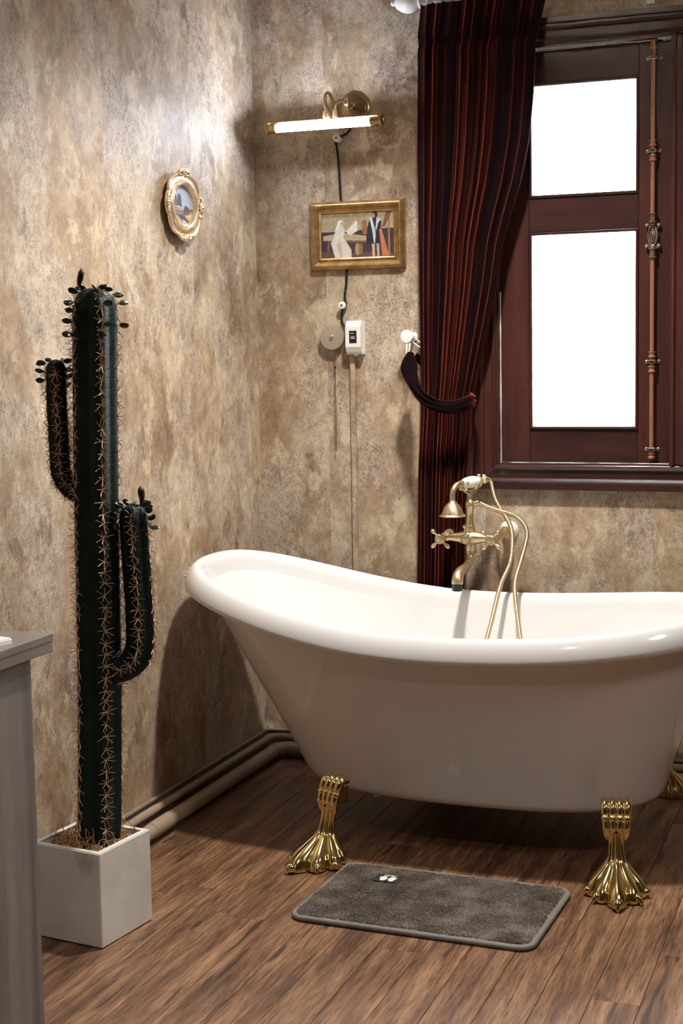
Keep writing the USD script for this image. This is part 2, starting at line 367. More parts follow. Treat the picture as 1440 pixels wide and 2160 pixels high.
mat_pile = mat('mat_pile', {
    'o': ('geometry', {}), 'n': ('noise_texture', {'scale': 16.0, 'detail': 6, 'roughness': .65}), 'n2': ('noise_texture', {'scale': 220.0, 'detail': 3}),
    'r': ('rgb_ramp', {'ramp': [(.34, (.095, .072, .056)), (.5, (.175, .138, .110)), (.66, (.27, .220, .180))]}),
    'f': ('rgb_ramp', {'ramp': [(.35, (.6, .6, .6)), (.65, (1.2, 1.2, 1.2))]}), 'm': ('mix', {'mix_type': 'multiply', 'fac': .8}),
    'p': ('principled_bsdf', {'roughness': .95, 'sheen_weight': .3, 'specular_ior_level': .1})},
    [('o.position', 'n.vector'), ('o.position', 'n2.vector'), ('n.fac', 'r.fac'), ('r.color', 'm.color1'), ('n2.fac', 'f.fac'), ('f.color', 'm.color2'), ('m.color', 'p.base_color')])
mat_edge = plain('mat_binding', (.175, .158, .145), .7, bump=(400, .0006))
label_black = plain('label_cloth', (.012, .013, .016), .7)
label_white = plain('label_thread', (.72, .70, .66), .7)

# ---------------------------------------------------------------- the setting
H = 2.8
X1, Y0 = 3.6, -6.2
# openings of the two casements
WIN = [(0.82, 1.36), (1.43, 1.97)]
WZ0, WZ1 = 0.992, 2.268
def struct(name, mesh, m_, parent=None, smooth=False, **k):
    return obj(name, mesh, m_, parent, smooth, kind='structure' if parent is None else None, **k)
holes = [sbox(a, WZ0, b, WZ1) for a, b in WIN]
wall_shape = sbox(-.15, 0, X1, H)
for h_ in holes: wall_shape = wall_shape.difference(h_)
wb = struct('wall_back', extrude(wall_shape, .15, BACK, (0, .1505, 0)), ceiling_white)
STRIP = .53; SEAM = 1.307
xs = sorted([SEAM + k * STRIP for k in range(-4, 6)])
xs = [0.0] + [x for x in xs if 0 < x < X1] + [X1]
for a, b in zip(xs[:-1], xs[1:]):
    s_ = sbox(a, 0, b, H)
    for h_ in holes: s_ = s_.difference(h_)
    struct('wallpaper_strip', extrude(s_, .0005, BACK, (0, 0, 0)), paper, wb)
wl = struct('wall_left', bx((-.15, Y0, 0), (-.0005, 0, H)), ceiling_white)
ys = [0.0]
while ys[-1] > Y0: ys.append(max(Y0, ys[-1] - STRIP * (1 if len(ys) > 1 else .9)))
for a, b in zip(ys[:-1], ys[1:]):
    struct('wallpaper_strip', bx((-.0005, b, 0), (0, a, H)), paper, wl)
fl_ = np.linspace(-.010, .010, 9)
for dy, dz, w0 in ((0, 0, .0035), (-.012, -.009, .0025)):
    struct('torn_paper', tube(np.c_[.0015 + .004 * np.sin((fl_ + .01) * 150) ** 2, -.572 + dy + fl_, .705 + dz + fl_ * .7], w0 * (1.2 - np.abs(fl_) * 60), 6, squash=(1, .4)), caulk, wl, smooth=True, label='small white flake of torn wallpaper')
struct('wall_right', bx((X1, Y0, 0), (X1 + .15, .15, H)), plain('far_wall_paint', (.20, .16, .12), .8))
struct('wall_front', bx((-.15, Y0 - .15, 0), (X1 + .15, Y0, H)), plain('rear_wall_paint', (.16, .125, .095), .8))
struct('ceiling', bx((-.15, Y0 - .15, H), (X1 + .15, .15, H + .1)), ceiling_white)
fl = struct('floor', bx((-.15, Y0 - .15, -.06), (X1 + .15, .15, -.006)), soil)
PW = .1029
k0 = -4
random.seed(11)
starts = {}
for k in range(k0, 32):
    xa = .395 + k * PW; xb = xa + PW
    if xb < 0 or xa > X1: continue
    xa, xb = max(xa, 0), min(xb, X1)
    L = 1.22
    if abs(xa - .498) < .01: off = -1.43
    elif abs(xa - 1.424) < .01: off = -1.62
    else: off = -random.uniform(0, L)
    cuts = sorted({0.0, Y0} | {off + L * j for j in range(-9, 9) if Y0 + .05 < off + L * j < -.05})
    # beyond what the camera and its neighbourhood can see the boards are simply longer
    for a, b in zip(cuts[:-1], cuts[1:]):
        if b < -3.2: continue
        struct('plank', bx((xa + .0006, max(a, -4.2) + .0004, -.006), (xb - .0006, b - .0004, random.uniform(-.0004, 0)), .0007), floor_wood, fl)
struct('plank', bx((0, Y0, -.006), (X1, -4.12, -.0005)), floor_wood, fl)
# skirtings with a small top bead
def skirt(a, b, axis):
    if axis == 'y':
        return [bx((0, a, 0), (.010, b, .070), .001), bx((0, a, .070), (.014, b, .080), .003)]
    return [bx((a, -.010, 0), (b, 0, .070), .001), bx((a, -.014, .070), (b, 0, .080), .003)]
struct('baseboard_left', skirt(Y0, 0, 'y'), skirting)
struct('baseboard_back', skirt(0.0, X1, 'x'), skirting)

# ---- the window
win = meta(UsdGeom.Xform.Define(stage, path_for('/World', 'window_1')), kind='structure')
_used['/World/window'] = 1
def rail(name, lo, hi, m_, c=.002, parent=win):
    return struct(name, bx(lo, hi, c), m_, parent)
# outer casing: stepped moulding frame around both casements (mitred profile)
def moulding(x0, x1, z0, z1, prof):
    """prof: (offset outward from the opening edge, protrusion into the room), swept round a rectangle; four mitred sides."""
    sides = []
    pr = A(prof, float)
    def ring(o): return A([(x0 - o, z0 - o), (x1 + o, z0 - o), (x1 + o, z1 + o), (x0 - o, z1 + o)])
    R = np.stack([np.c_[ring(o), np.full(4, d)] for o, d in pr])          # (n, 4, 3)
    for s in range(4):
        a, b = R[:, s], R[:, (s + 1) % 4]
        P = np.stack([a, b], 1)                                           # (n, 2, 3)
        V = np.stack([P[..., 0], -P[..., 2], P[..., 1]], -1)
        g = T(grid(V, flip=True))
        sides.append(g)
    return sides
CAS = [(0, -.02), (0, .012), (.004, .020), (.010, .022), (.016, .019), (.018, .012), (.042, .012), (.044, .022), (.052, .026), (.060, .024), (.062, .030), (.078, .030), (.080, .022), (.082, 0)]
for k, side in enumerate(moulding(WIN[0][0], WIN[1][1], WZ0, WZ1, CAS)):
    struct('casing', side, mahog_h if k in (0, 2) else mahog_v, win, smooth=25)
# mullion between the casements with bead edges
struct('mullion', [bx((1.361, -.012, WZ0), (1.429, .10, WZ1), .004), tube([(1.364, -.014, WZ0), (1.364, -.014, WZ1)], .006, 10), tube([(1.426, -.014, WZ0), (1.426, -.014, WZ1)], .006, 10),
                   bx((1.385, -.02, WZ0), (1.405, -.008, WZ1), .004)], mahog_v, win, smooth=30)
# reveal lining inside the wall
for a, b in WIN:
    for lo, hi, mm in (((a - .003, -.015, WZ0), (a + .006, .15, WZ1), mahog_v), ((b - .006, -.015, WZ0), (b + .003, .15, WZ1), mahog_v), ((a, -.015, WZ0 - .004), (b, .15, WZ0 + .004), mahog_h), ((a, -.015, WZ1 - .006), (b, .15, WZ1 + .004), mahog_h)):
        rail('reveal_lining', lo, hi, mm, .001)
def casement(a, b, mirror):
    g = .006
    xa, xb = a + g, b - g
    pa, pb = (.928, 1.246) if not mirror else (a + b - (1.246 - WIN[0][0] + a), a + b - (.928 - WIN[0][0] + a))
    y0, y1 = .012, .052
    z0, z1 = WZ0 + .005, WZ1 - .007
    rail('stile', (xa, y0, z0), (pa - .010, y1, z1), mahog_v)
    rail('stile', (pb + .010, y0, z0), (xb, y1, z1), mahog_v)
    for r0, r1 in ((z0, 1.100), (1.710, 1.814), (2.161, z1)):
        rail('rail', (pa - .010, y0 + .0008, r0), (pb + .010, y1, r1), mahog_h)
    for q0, q1 in ((1.110, 1.700), (1.824, 2.151)):
        # glazing beads: small rounded mouldings round each pane
        bead = [(0, -.034), (0, -.014), (.0015, -.009), (.004, -.006), (.007, -.006), (.0095, -.009), (.0105, -.013), (.0105, -.034)]
        for k, sd in enumerate(moulding(pa, pb, q0, q1, bead)):
            struct('glazing_bead', sd, mahog_h if k in (0, 2) else mahog_v, win, smooth=40)
        struct('pane', bx((pa - .006, .032, q0 - .006), (pb + .006, .036, q1 + .006)), glass_pane, win)
    return pa, pb
for (a, b), mir in zip(WIN, (False, True)):
    casement(a, b, mir)
# wooden plugs on the joints
for (px_, pz_) in ((.895, 1.075), (.913, 1.03), (1.275, 1.078), (1.262, 1.035), (.898, 1.22), (.878, 1.62)):
    struct('peg', lathe([(.0035, 0), (.003, .0012)], (px_, .0121, pz_), (0, -1, 0), 10), mahog_h, win, smooth=30)
# ragged white filler in the joints
def ragged(path, w0, seed, off):
    r_ = np.random.default_rng(seed); path = A(path, float)
    t = np.linspace(0, 1, 40); P = path[0] + t[:, None] * (path[1] - path[0])
    w = w0 * (.35 + .9 * meshkit.fbm(np.c_[t * 9, t * 0 + seed, t * 0], 3))
    return tube(P, w, 6, squash=(1, .5))
struct('filler_bead', ragged([(.93, .012, WZ1 - .010), (1.31, .012, WZ1 - .008)], .006, 3, 0), caulk, win, smooth=40)
struct('filler_bead', ragged([(a_ := 1.325, .012, WZ1 - .010), (1.355, .012, WZ1 - .010)], .006, 5, 0), caulk, win, smooth=40)
struct('filler_bead', ragged([(.826, .010, 1.0), (.826, .010, 1.53)], .006, 4, 0), caulk, win, smooth=40)
struct('filler_bead', ragged([(.83, .010, WZ0 + .006), (1.35, .010, WZ0 + .006)], .004, 6, 0), mahog_h, win, smooth=40)
# espagnolette bolt on the first casement
RX, RY = 1.300, -.004
rod_parts = [tube([(RX, RY, z) for z in (1.008, 1.6, 1.655)], .0068, 14), tube([(RX, RY, z) for z in (1.715, 1.9, 2.258)], .0068, 14)]
rodp = struct('espagnolette_bolt', rod_parts, copper, win, smooth=40, label='copper coloured bolt rod running up the casement stile')
def coll(z, h, r0=.0075, r1=.0115):
    return lathe([(r0, -h), (r1, -h), (r1, -h + .003), (r0 + .0012, -h + .006), (r0 + .0012, h - .006), (r1, h - .003), (r1, h), (r0, h)], (RX, RY, z), (0, 0, 1), 18)
for z in (2.206, 1.935, 1.307, 1.040):
    g_ = [bx((RX - .012, RY - .011, z - .006), (RX + .012, .0115, z + .006), .002)]
    for s in (-1, 1):
        g_ += [lathe([(.006, 0), (.006, .003), (.003, .005)], (RX + s * .018, .012, z), (0, -1, 0), 14), bx((RX + s * .006 - .006, .006, z - .004), (RX + s * .018 + .003, .012, z + .004), .001)]
    struct('bolt_guide', g_, bolt_metal, rodp, smooth=35)
    struct('guide_slot', bx((RX - .007, RY - .0125, z - .0025), (RX + .007, RY - .0105, z + .0025)), black_plastic, rodp)
for z, h in ((2.228, .009), (1.957, .009), (1.914, .009), (1.329, .009), (1.285, .009), (1.022, .008)):
    struct('collar', coll(z, h), copper, rodp, smooth=35)
for z in (1.737, 1.632):
    struct('collar', coll(z, .014, .0078, .0125), bolt_metal, rodp, smooth=35)
a_ = np.linspace(0, 2 * PI, 40, endpoint=False)
plate = Polygon(np.c_[.0155 * np.sign(np.cos(a_)) * np.abs(np.cos(a_)) ** .9, .033 * np.sin(a_)]).union(sbox(-.019, .024, .019, .036).buffer(.002)).union(sbox(-.019, -.036, .019, -.024).buffer(.002))
lock = [extrude(plate, .012, BACK, (RX, .012, 1.684)), tube(np.c_[RX + .0135 * np.cos(a_), np.full(40, -.002), 1.684 + .029 * np.sin(a_)], .0022, 8, closed=True),
        tube(np.c_[RX + .006 * np.cos(a_) * (1 - .35 * np.abs(np.sin(a_))), np.full(40, -.002), 1.684 + .019 * np.sin(a_)], .0015, 8, closed=True), ball((RX, .001, 1.684), .008, 2, (.55, .5, 1.9))]
for sx in (-1, 1):
    for sz in (-1, 1):
        lock.append(lathe([(.0055, 0), (.005, .004), (.002, .006)], (RX + sx * .018, .0, 1.684 + sz * .031), (0, -1, 0), 12))
struct('bolt_handle_box', lock, bolt_metal, rodp, smooth=35, label='oval ornamented lock plate of the bolt')

# ---------------------------------------------------------------- bathtub
YC = -.56
RL, RR, RB, RNX, RNY = .074, 1.576, .380, 3.2, 3.2
ZK = [.728, .645, .592, .584, .602, .636]
RT = .030                                                # radius of the rolled rim
from scipy.interpolate import CubicSpline
_zs = CubicSpline(np.linspace(RL, RR, 6), ZK, bc_type='natural')
def plan(xl, xr, b, nx, ny, nr, th, xc=1.0):
    c, s = np.cos(th), np.sin(th)
    x = np.where(c < 0, xc - (xc - xl) * np.abs(c) ** (2 / nx), xc + (xr - xc) * np.abs(c) ** (2 / nr))
    y = YC + b * np.sign(s) * np.abs(s) ** (2 / np.where(c < 0, ny, nr))
    return np.c_[x, y]
th_f = np.linspace(0, 2 * PI, 6001)
pf = plan(RL, RR, RB, RNX, RNY, 2.6, th_f)
sl = np.r_[0, np.cumsum(np.linalg.norm(np.diff(pf, axis=0), axis=1))]
NT = 220
th_r = np.interp(np.linspace(0, sl[-1], NT + 1)[:-1], sl, th_f)
rim_xy = plan(RL, RR, RB, RNX, RNY, 2.6, th_r)
# smooth the plan a little so that the two halves join without a kink
for _ in range(30):
    rim_xy = .5 * rim_xy + .25 * (np.roll(rim_xy, 1, 0) + np.roll(rim_xy, -1, 0))
rim_z = _zs(rim_xy[:, 0])
tn = np.roll(rim_xy, -1, 0) - np.roll(rim_xy, 1, 0); tn /= np.linalg.norm(tn, axis=1, keepdims=True)
on = np.c_[tn[:, 1], -tn[:, 0]]                          # outward in plan
def shell(bot, zb, prof, rim_xy=rim_xy, rim_z=rim_z):
    """Loft from the middle of the bottom up to the rim. prof: (q, h): q < 0 scales the bottom outline, 0..1 blends it into the rim outline."""
    bxy = plan(*bot, th_r)
    for _ in range(30):
        bxy = .5 * bxy + .25 * (np.roll(bxy, 1, 0) + np.roll(bxy, -1, 0))
    c = bxy.mean(0)
    pr = spline([(q, h) for q, h in prof], 46)
    V = []
    for q, h in pr:
        xy = c + (bxy - c) * max(1 + q, .002) if q < 0 else bxy + (rim_xy - bxy) * q
        V.append(np.c_[xy, zb + h * (rim_z - zb)])
    V = A(V)
    V = np.concatenate([V, V[:, :1]], 1)
    return V
outer = shell((.405, 1.425, .28, 2.7, 2.7, 2.7), .125, [(-1, 0), (-.5, 0), (-.16, .004), (-.03, .022), (.045, .07), (.13, .16), (.34, .37), (.62, .64), (.85, .86), (1.0, 1.0)])
inner = shell((.54, 1.32, .21, 2.6, 2.6, 2.6), .165, [(-1, 0), (-.5, .003), (-.15, .02), (.05, .08), (.22, .20), (.48, .44), (.74, .70), (.90, .88), (1.0, 1.0)], rim_xy - on * .0360, rim_z - .032)
tub = thing('bathtub', 'white roll-top slipper bathtub standing on gold claw feet', 'bathtub', (.95, YC, 0))
obj('tub_shell', [grid(outer, flip=False)], enamel, tub, smooth=True, label='white outer wall of the tub')
obj('basin', [grid(inner, flip=True)], enamel, tub, smooth=True, label='glossy white inside of the tub')
sec_r = A([(-.0365, -.0340), (-.0315, -.0150), (-.0250, .0080), (-.0140, .0235), (-.001, .0285), (.011, .0245), (.0225, .0120), (.0315, -.0050), (.0365, -.0220), (.0370, -.0310), (.0340, -.0365), (.0280, -.0360), (.0220, -.0310), (.008, -.024)])
sec_r = np.vstack([spline(sec_r[:11], 34), sec_r[11:]])
V = np.stack([np.c_[rim_xy + on * o_, rim_z + h_] for o_, h_ in sec_r], 0)
V = np.concatenate([V, V[:1]], 0); V = np.concatenate([V, V[:, :1]], 1)
obj('rolled_rim', T(grid(V, flip=True)), enamel, tub, smooth=50)
def claw_foot(o, d):
    """Ball-and-claw foot: four-lobed knee, fluted shank, paw of flared toes."""
    d = A([*d, 0.0]); d /= np.linalg.norm(d); s = A([-d[1], d[0], 0.0]); o = A([*o, 0.0]); zz = A([0, 0, 1.0])
    W = lambda f, l, z: o + f * d + l * s + z * zz
    ms = []
    KN = lambda f, l, z: W(f - .018 - .22 * max(z - .15, 0), l, z - .008)
    # knee: two tiers of four round lobes under a back plate
    for i in (-1.5, -.5, .5, 1.5):
        ms.append(tube([KN(-.030, .0185 * i, .224), KN(-.012, .0185 * i, .226), KN(.0, .0185 * i, .217), KN(.004, .0182 * i, .203), KN(.0, .0178 * i, .196)], [.010, .0115, .0120, .0118, .0095], 12))
        ms.append(ball(KN(.006, .0178 * i, .190), .0115, 2, (1, 1, .95)))
        ms.append(tube([KN(-.002, .0172 * i, .196), KN(.007, .0170 * i, .183), KN(.008, .0165 * i, .168), KN(.003, .0150 * i, .152), KN(-.002, .0128 * i, .141)], [.009, .0112, .0112, .0105, .0075], 12))
        for j in (-.25, .25):
            ms.append(ball(KN(.012, (.0178 * i) + .018 * j, .196), .0042, 1))
    ms.append(bx((-.080, -.020, .150), (-.018, .020, .202), .006)); M_ = np.eye(4); M_[:3, 0], M_[:3, 1], M_[:3, 2], M_[:3, 3] = d, s, zz, o
    ms[-1].apply_transform(M_)
    # fluted shank swelling into the paw: one lofted surface with rounded flutes
    lv = spline([(.152, .022, .016, .020, -.018), (.130, .0205, .018, .018, -.016), (.105, .0200, .021, .018, -.012), (.085, .0235, .030, .019, -.008), (.068, .036, .052, .021, -.004), (.052, .052, .078, .024, .0),
                 (.036, .067, .100, .028, .002), (.018, .077, .116, .031, .002), (.005, .078, .120, .030, .002), (.000, .070, .110, .026, .002)], 44)
    an = np.linspace(0, 2 * PI, 180)
    rows = []
    for z_, sd_, fr_, bk_, of_ in lv:
        fx = np.where(np.cos(an) > 0, fr_, bk_)
        e_ = np.where(np.cos(an) > 0, 1.55, 2.0)
        r_ = (np.abs(np.cos(an) / fx) ** e_ + np.abs(np.sin(an) / sd_) ** e_) ** (-1 / e_)
        fl = np.abs(np.cos(5.5 * an)) ** .75 if False else np.abs(np.cos(5 * an)) ** .75
        dp = .20 if z_ > .03 else .17
        r_ = r_ * (1 - dp + dp * fl * 1.25)
        rows.append(A([W(of_ + r * math.cos(q), r * math.sin(q), max(z_, 0)) for r, q in zip(r_, an)]))
    ms.append(T(grid(A(rows), flip=False)))
    # toe knuckles and nails along the front of the paw
    for q, R_, rb in ((0, .122, .0155), (.62, .086, .0130), (-.62, .086, .0130), (1.24, .078, .0110), (-1.24, .078, .0110)):
        c_ = (.004 + R_ * .97 * math.cos(q), R_ * .97 * math.sin(q))
        ms.append(ball(W(c_[0], c_[1], .0150), rb, 2, (1, 1, .95)))
        e = A([math.cos(q), math.sin(q)])
        if abs(q) < 1:
            ms.append(tube([W(*(A(c_) + e * .004), .017), W(*(A(c_) + e * .013), .011), W(*(A(c_) + e * .017), .002)], [rb * .62, rb * .5, .002], 10))
        else:
            ms.append(tube([W(*(A(c_) - e * .020), .030), W(*c_, .016)], [rb * .5, rb * .8], 10))
    return cat_mesh(ms)
FEET = [((.592, -1.0), (-.42, -.91)), ((1.368, -.992), (.20, -.98)), ((.592, -.13), (-.42, .91)), ((1.368, -.14), (.20, .98))]
for o_, d_ in FEET:
    obj('claw_foot', claw_foot(o_, d_), gold, tub, smooth=40, label='polished gold lion paw foot')
obj('levelling_bolt', [lathe([(.004, 0), (.004, .03), (.011, .03), (.011, .034), (.0, .035)][::1], (.64, -.70, .132), (0, 0, -1), 14)], white_ceramic, tub, smooth=30, label='small pale bolt under the tub')

# ---------------------------------------------------------------- wall-mounted bath tap with hand shower
FX, FY, FZ = .770, -.170, .775
tap = thing('bath_tap', 'brushed brass wall-mounted bath mixer with cross handles above the tub rim', 'tap', (FX, 0, FZ))
bar = [lathe([(.0105, -.088), (.0135, -.086), (.0135, -.070), (.0120, -.062), (.0150, -.040), (.0200, -.020), (.0215, 0), (.0200, .020), (.0150, .040), (.0120, .062), (.0135, .070), (.0135, .086), (.0105, .088)], (FX, FY, FZ), (1, 0, 0), 28)]
obj('mixer_body', bar, brass_brushed, tap, smooth=40)
for s in (-1, 1):
    x = FX + s * .080
    obj('inlet_elbow', [tube(spline([(x - s * .004, FY + .004, FZ), (x, FY + .03, FZ + .002), (x + s * .003, FY + .075, FZ + .006), (x + s * .004, -.028, FZ + .006)], 20), [.0125] * 20, 18),
                        lathe([(.0175, 0), (.0185, .003), (.0185, .018), (.0165, .022)], (x + s * .004, -.060, FZ + .006), (0, 1, 0), 6), lathe([(.0165, 0), (.0165, .014)], (x, FY + .045, FZ + .003), (0, 1, 0), 24)], brass_brushed, tap, smooth=40)
    obj('wall_flange', lathe([(.030, 0), (.0305, .004), (.027, .010), (.018, .024), (.0165, .032)], (x + s * .004, -.0005, FZ + .006), (0, -1, 0), 32), brass_brushed if s < 0 else white_ceramic, tap, smooth=40)
    # cross handle, facing the room
    c = A([x, FY - .048, FZ])
    h_ = [lathe([(.0105, 0), (.0105, .014), (.0085, .018), (.0085, .030), (.0150, .036), (.0160, .040), (.0160, .050), (.0140, .053), (.0125, .0535), (.0120, .0515), (.0085, .0515), (.0080, .054), (.0, .0545)], (x, FY - .006, FZ), (0, -1, 0), 28)]
    for k in range(4):
        a = PI / 4 + k * PI / 2 + (.06 if s > 0 else 0)
        e = A([math.cos(a), 0, math.sin(a)])
        h_.append(tube(spline([c + e * .010, c + e * .022, c + e * .030, c + e * .037, c + e * .041], 12), [.0042, .0038, .0034, .0036, .0046, .0058, .0066, .0070, .0068, .0058, .0040, .0012], 12))
    obj('cross_handle', h_, brass_brushed, tap, smooth=45)
# diverter knob with small lever
obj('diverter_lever', [lathe([(.0135, 0), (.0135, .020), (.0125, .024), (.0150, .028), (.0150, .038), (.0130, .041), (.0115, .041), (.0110, .039), (.0, .0395)], (FX, FY - .014, FZ), (0, -1, 0), 28),
                       tube(spline([(FX - .001, FY - .044, FZ + .010), (FX - .002, FY - .045, FZ + .024), (FX - .003, FY - .046, FZ + .036)], 8), [.0046, .0042, .0038, .0034, .0032, .0030, .0030, .0030], 10), ball((FX - .003, FY - .046, FZ + .040), .0062, 2)], brass_brushed, tap, smooth=45)
col = [lathe([(.0150, .012), (.0155, .030), (.0155, .036), (.0140, .038), (.0125, .046), (.0105, .066), (.0110, .082), (.0135, .094), (.0145, .102), (.0140, .110), (.0100, .116), (.0068, .118), (.0068, .130), (.0085, .132), (.0085, .142), (.006, .145)], (FX + .002, FY, FZ), (0, 0, 1), 28),
       lathe([(.0075, 0), (.0075, .012), (.0092, .014), (.0092, .024)], (FX + .006, FY, FZ + .103), (.86, .15, .25), 18)]
obj('riser_column', col, brass_brushed, tap, smooth=40)
HD = A([.5, .866, .07]); HD /= np.linalg.norm(HD)             # direction of the hand shower, from head to hose
HC = A([FX + .004, FY, FZ + .172])
fork = [tube(spline([HC + HD * k * .030 + A([0, 0, zz_]) for k, zz_ in ((-1.05, -.008), (-.9, -.020), (-.45, -.028), (0, -.030), (.45, -.028), (.9, -.018), (1.05, -.004))], 22), [.0052] * 22, 10, squash=(1.5, .9))]
for s in (-1, 1):
    e = HC + HD * s * .0305
    sd = np.cross(HD, [0, 0, 1])
    fork.append(tube(spline([e + sd * .020 + A([0, 0, .006]), e + sd * .014 + A([0, 0, -.012]), e + A([0, 0, -.019]), e - sd * .014 + A([0, 0, -.012]), e - sd * .020 + A([0, 0, .006])], 16), [.0042] * 16, 10))
obj('shower_cradle', fork, brass_brushed, tap, smooth=45)
guard = sbox(-.014, -.012, .014, .012).buffer(.002)
for k, q in ((-1, -.034), (1, .047)):
    F_ = frame_of(HD)
    obj('plastic_guard', extrude(guard.difference(sbox(-.006, -.006, .006, .020)), .0025, F_, HC + HD * q + A([0, 0, -.008 if k < 0 else .004])), white_plastic, tap, smooth=False, label='white plastic protective clip on the shower cradle')
# spout
sp = spline([(FX + .004, FY, FZ - .012), (FX + .004, FY, FZ - .040), (FX + .004, FY - .004, FZ - .058), (FX + .003, FY - .030, FZ - .078), (FX + .002, FY - .075, FZ - .086), (FX, FY - .115, FZ - .092), (FX, FY - .138, FZ - .108), (FX, FY - .142, FZ - .124)], 40)
tt = np.linspace(0, 1, 40)
obj('spout', [tube(sp, np.interp(tt, [0, .2, .45, .7, .9, 1], [.0125, .0125, .0130, .0150, .0175, .0180]), 20, squash=None, up=A([1.0, 0, 0])), lathe([(.0150, 0), (.0160, .003), (.0160, .022), (.0150, .024)], (FX + .004, FY, FZ - .045), (0, 0, 1), 26)], brass_brushed, tap, smooth=40)
obj('spout_collar', lathe([(.0162, 0), (.0164, .004), (.0162, .008)], (FX + .004, FY, FZ - .048), (0, 0, 1), 26), old_brass, tap, smooth=30)
obj('aerator', lathe([(.0160, 0), (.0165, .004), (.0160, .020), (.0140, .021)], (FX, FY - .142, FZ - .1235), (0, 0, -1), 24), black_plastic, tap, smooth=40, label='black nozzle at the spout mouth')

# hand shower resting in the cradle, with its hose looping into the tub
sh = thing('hand_shower', 'brass telephone-style hand shower with white ceramic grip and ribbed hose', 'hand shower', tuple(HC))
obj('ceramic_grip', lathe([(.0100, -.036), (.0125, -.033), (.0170, -.018), (.0188, 0), (.0175, .016), (.0135, .031), (.0105, .036)], HC, HD, 28), white_ceramic, sh, smooth=40, label='white ceramic grip with small dark mark')
obj('grip_mark', [bx((-.003, -.0012, -.0004), (.003, .0012, .0004))], black_plastic, sh) if False else None
obj('end_cap', lathe([(.0110, .034), (.0120, .038), (.0120, .044), (.0100, .047), (.0100, .058), (.0120, .060), (.0120, .066), (.0085, .069)], HC, HD, 22), brass_brushed, sh, smooth=40)
hp = [HC - HD * .034, HC - HD * .048 + A([0, 0, .002]), HC - HD * .062 + A([0, 0, -.002]), HC - HD * .073 + A([0, 0, -.014]), HC - HD * .077 + A([0, 0, -.032]), HC - HD * .077 + A([0, 0, -.050])]
obj('gooseneck', [tube(spline(hp, 28), .0085, 16), lathe([(.0110, 0), (.0120, .004), (.0110, .010)], HC - HD * .034, -HD, 20)], brass_brushed, sh, smooth=45)
hb_ = HC - HD * .077 + A([0, 0, -.046])
obj('shower_head', lathe([(.0095, 0), (.0115, -.003), (.0125, -.006), (.0200, -.012), (.0265, -.022), (.0305, -.033), (.0325, -.038), (.0330, -.041), (.0370, -.042), (.0405, -.046), (.0405, -.048), (.0380, -.049), (.010, -.047)], hb_, (0, 0, 1), 40), brass_brushed, sh, smooth=40)
#@@HOSE
HOSE_A = [tuple(HC + HD * .066), tuple(HC + HD * .085 + A([0, 0, -.006])), (.838, -.120, .895), (.887, -.140, .822), (.905, -.170, .762), (.903, -.200, .700), (.892, -.250, .655), (.879, -.310, .560), (.868, -.370, .470), (.860, -.41, .38), (.862, -.45, .29)]
HOSE_B = [(.95, -.52, .235), (.99, -.47, .29), (.998, -.44, .36), (.985, -.385, .455), (.958, -.325, .560), (.935, -.262, .648), (.935, -.215, .690), (.942, -.160, .750), (.938, -.125, .800), (.905, -.120, .838), (.855, -.145, .858), (FX + .030, FY + .004, FZ + .108)]
hose = spline(HOSE_A + [(.885, -.52, .228), (.92, -.54, .222)] + HOSE_B, 1500)
seg = np.r_[0, np.cumsum(np.linalg.norm(np.diff(hose, axis=0), axis=1))]
hose = A([np.interp(np.linspace(0, seg[-1], 1800), seg, hose[:, k]) for k in range(3)]).T
seg = np.linspace(0, seg[-1], 1800)
obj('ribbed_hose', tube(hose, .0068 + .0006 * np.cos(2 * PI * seg / .0034), 10), brass_brushed, sh, smooth=True, label='brass ribbed hose hanging over the tub edge')

# ---------------------------------------------------------------- curtain
CR = A([(2.43, 1.000), (2.381, .992), (2.30, .971), (2.287, .967), (2.26, .963), (2.219, .963), (2.123, .957), (1.984, .943), (1.86, .917), (1.763, .886), (1.678, .862), (1.55, .842), (1.421, .814), (1.305, .785), (1.217, .764), (1.159, .757), (1.04, .748), (.846, .737), (.605, .728), (.13, .735)])
CLF = A([(2.43, .602), (2.405, .601), (2.321, .590), (1.993, .584), (1.558, .584), (1.263, .586), (1.159, .584), (.964, .576), (.614, .570), (.13, .560)])
nz, nu = 190, 520
zz = np.linspace(2.408, .13, nz)
u = np.linspace(0, 1, nu)
xr = np.interp(zz, CR[::-1, 0], CR[::-1, 1]); xl = np.interp(zz, CLF[::-1, 0], CLF[::-1, 1])
w_ = u + .030 * np.sin(2 * PI * 1.7 * u + .4) + .016 * np.sin(2 * PI * 4.3 * u + 2.0)
tie = np.exp(-((zz - 1.19) / .16) ** 2)[:, None]
low = np.clip((1.2 - zz) / .5, 0, 1)[:, None]
drift = .07 * np.sin(3.0 * zz[:, None] + 5 * w_[None]) * (1 - tie)
ph = 2 * PI * (11.0 * w_[None] + drift)
sharp = 1 - np.abs(np.sin(ph / 2 + .0)) ** .70                              # narrow ridges towards the room
ph2 = 2 * PI * (31.0 * w_[None] + .15 * np.sin(2.1 * zz[:, None]))
fa = (.55 + .75 * meshkit.fbm(np.c_[w_ * 9, w_ * 0, w_ * 0], 2, 3))[None]
fold = 1.0 * sharp * fa + .045 * (0.5 + .5 * np.sin(ph2))
amp = (.033 - .010 * tie - .003 * low) * (1 - .45 * np.clip((zz[:, None] - 2.25) / .06, 0, 1))
pleat = np.clip((zz[:, None] - 2.285) / .12, 0, 1)
bulge = .035 * np.sin(PI * u)[None] ** .8 * (.35 + .9 * tie + .2 * low)
yy = -.072 - amp * fold - bulge - .020 * pleat * sharp + .012 * np.exp(-((zz[:, None] - 2.292) / .010) ** 2)
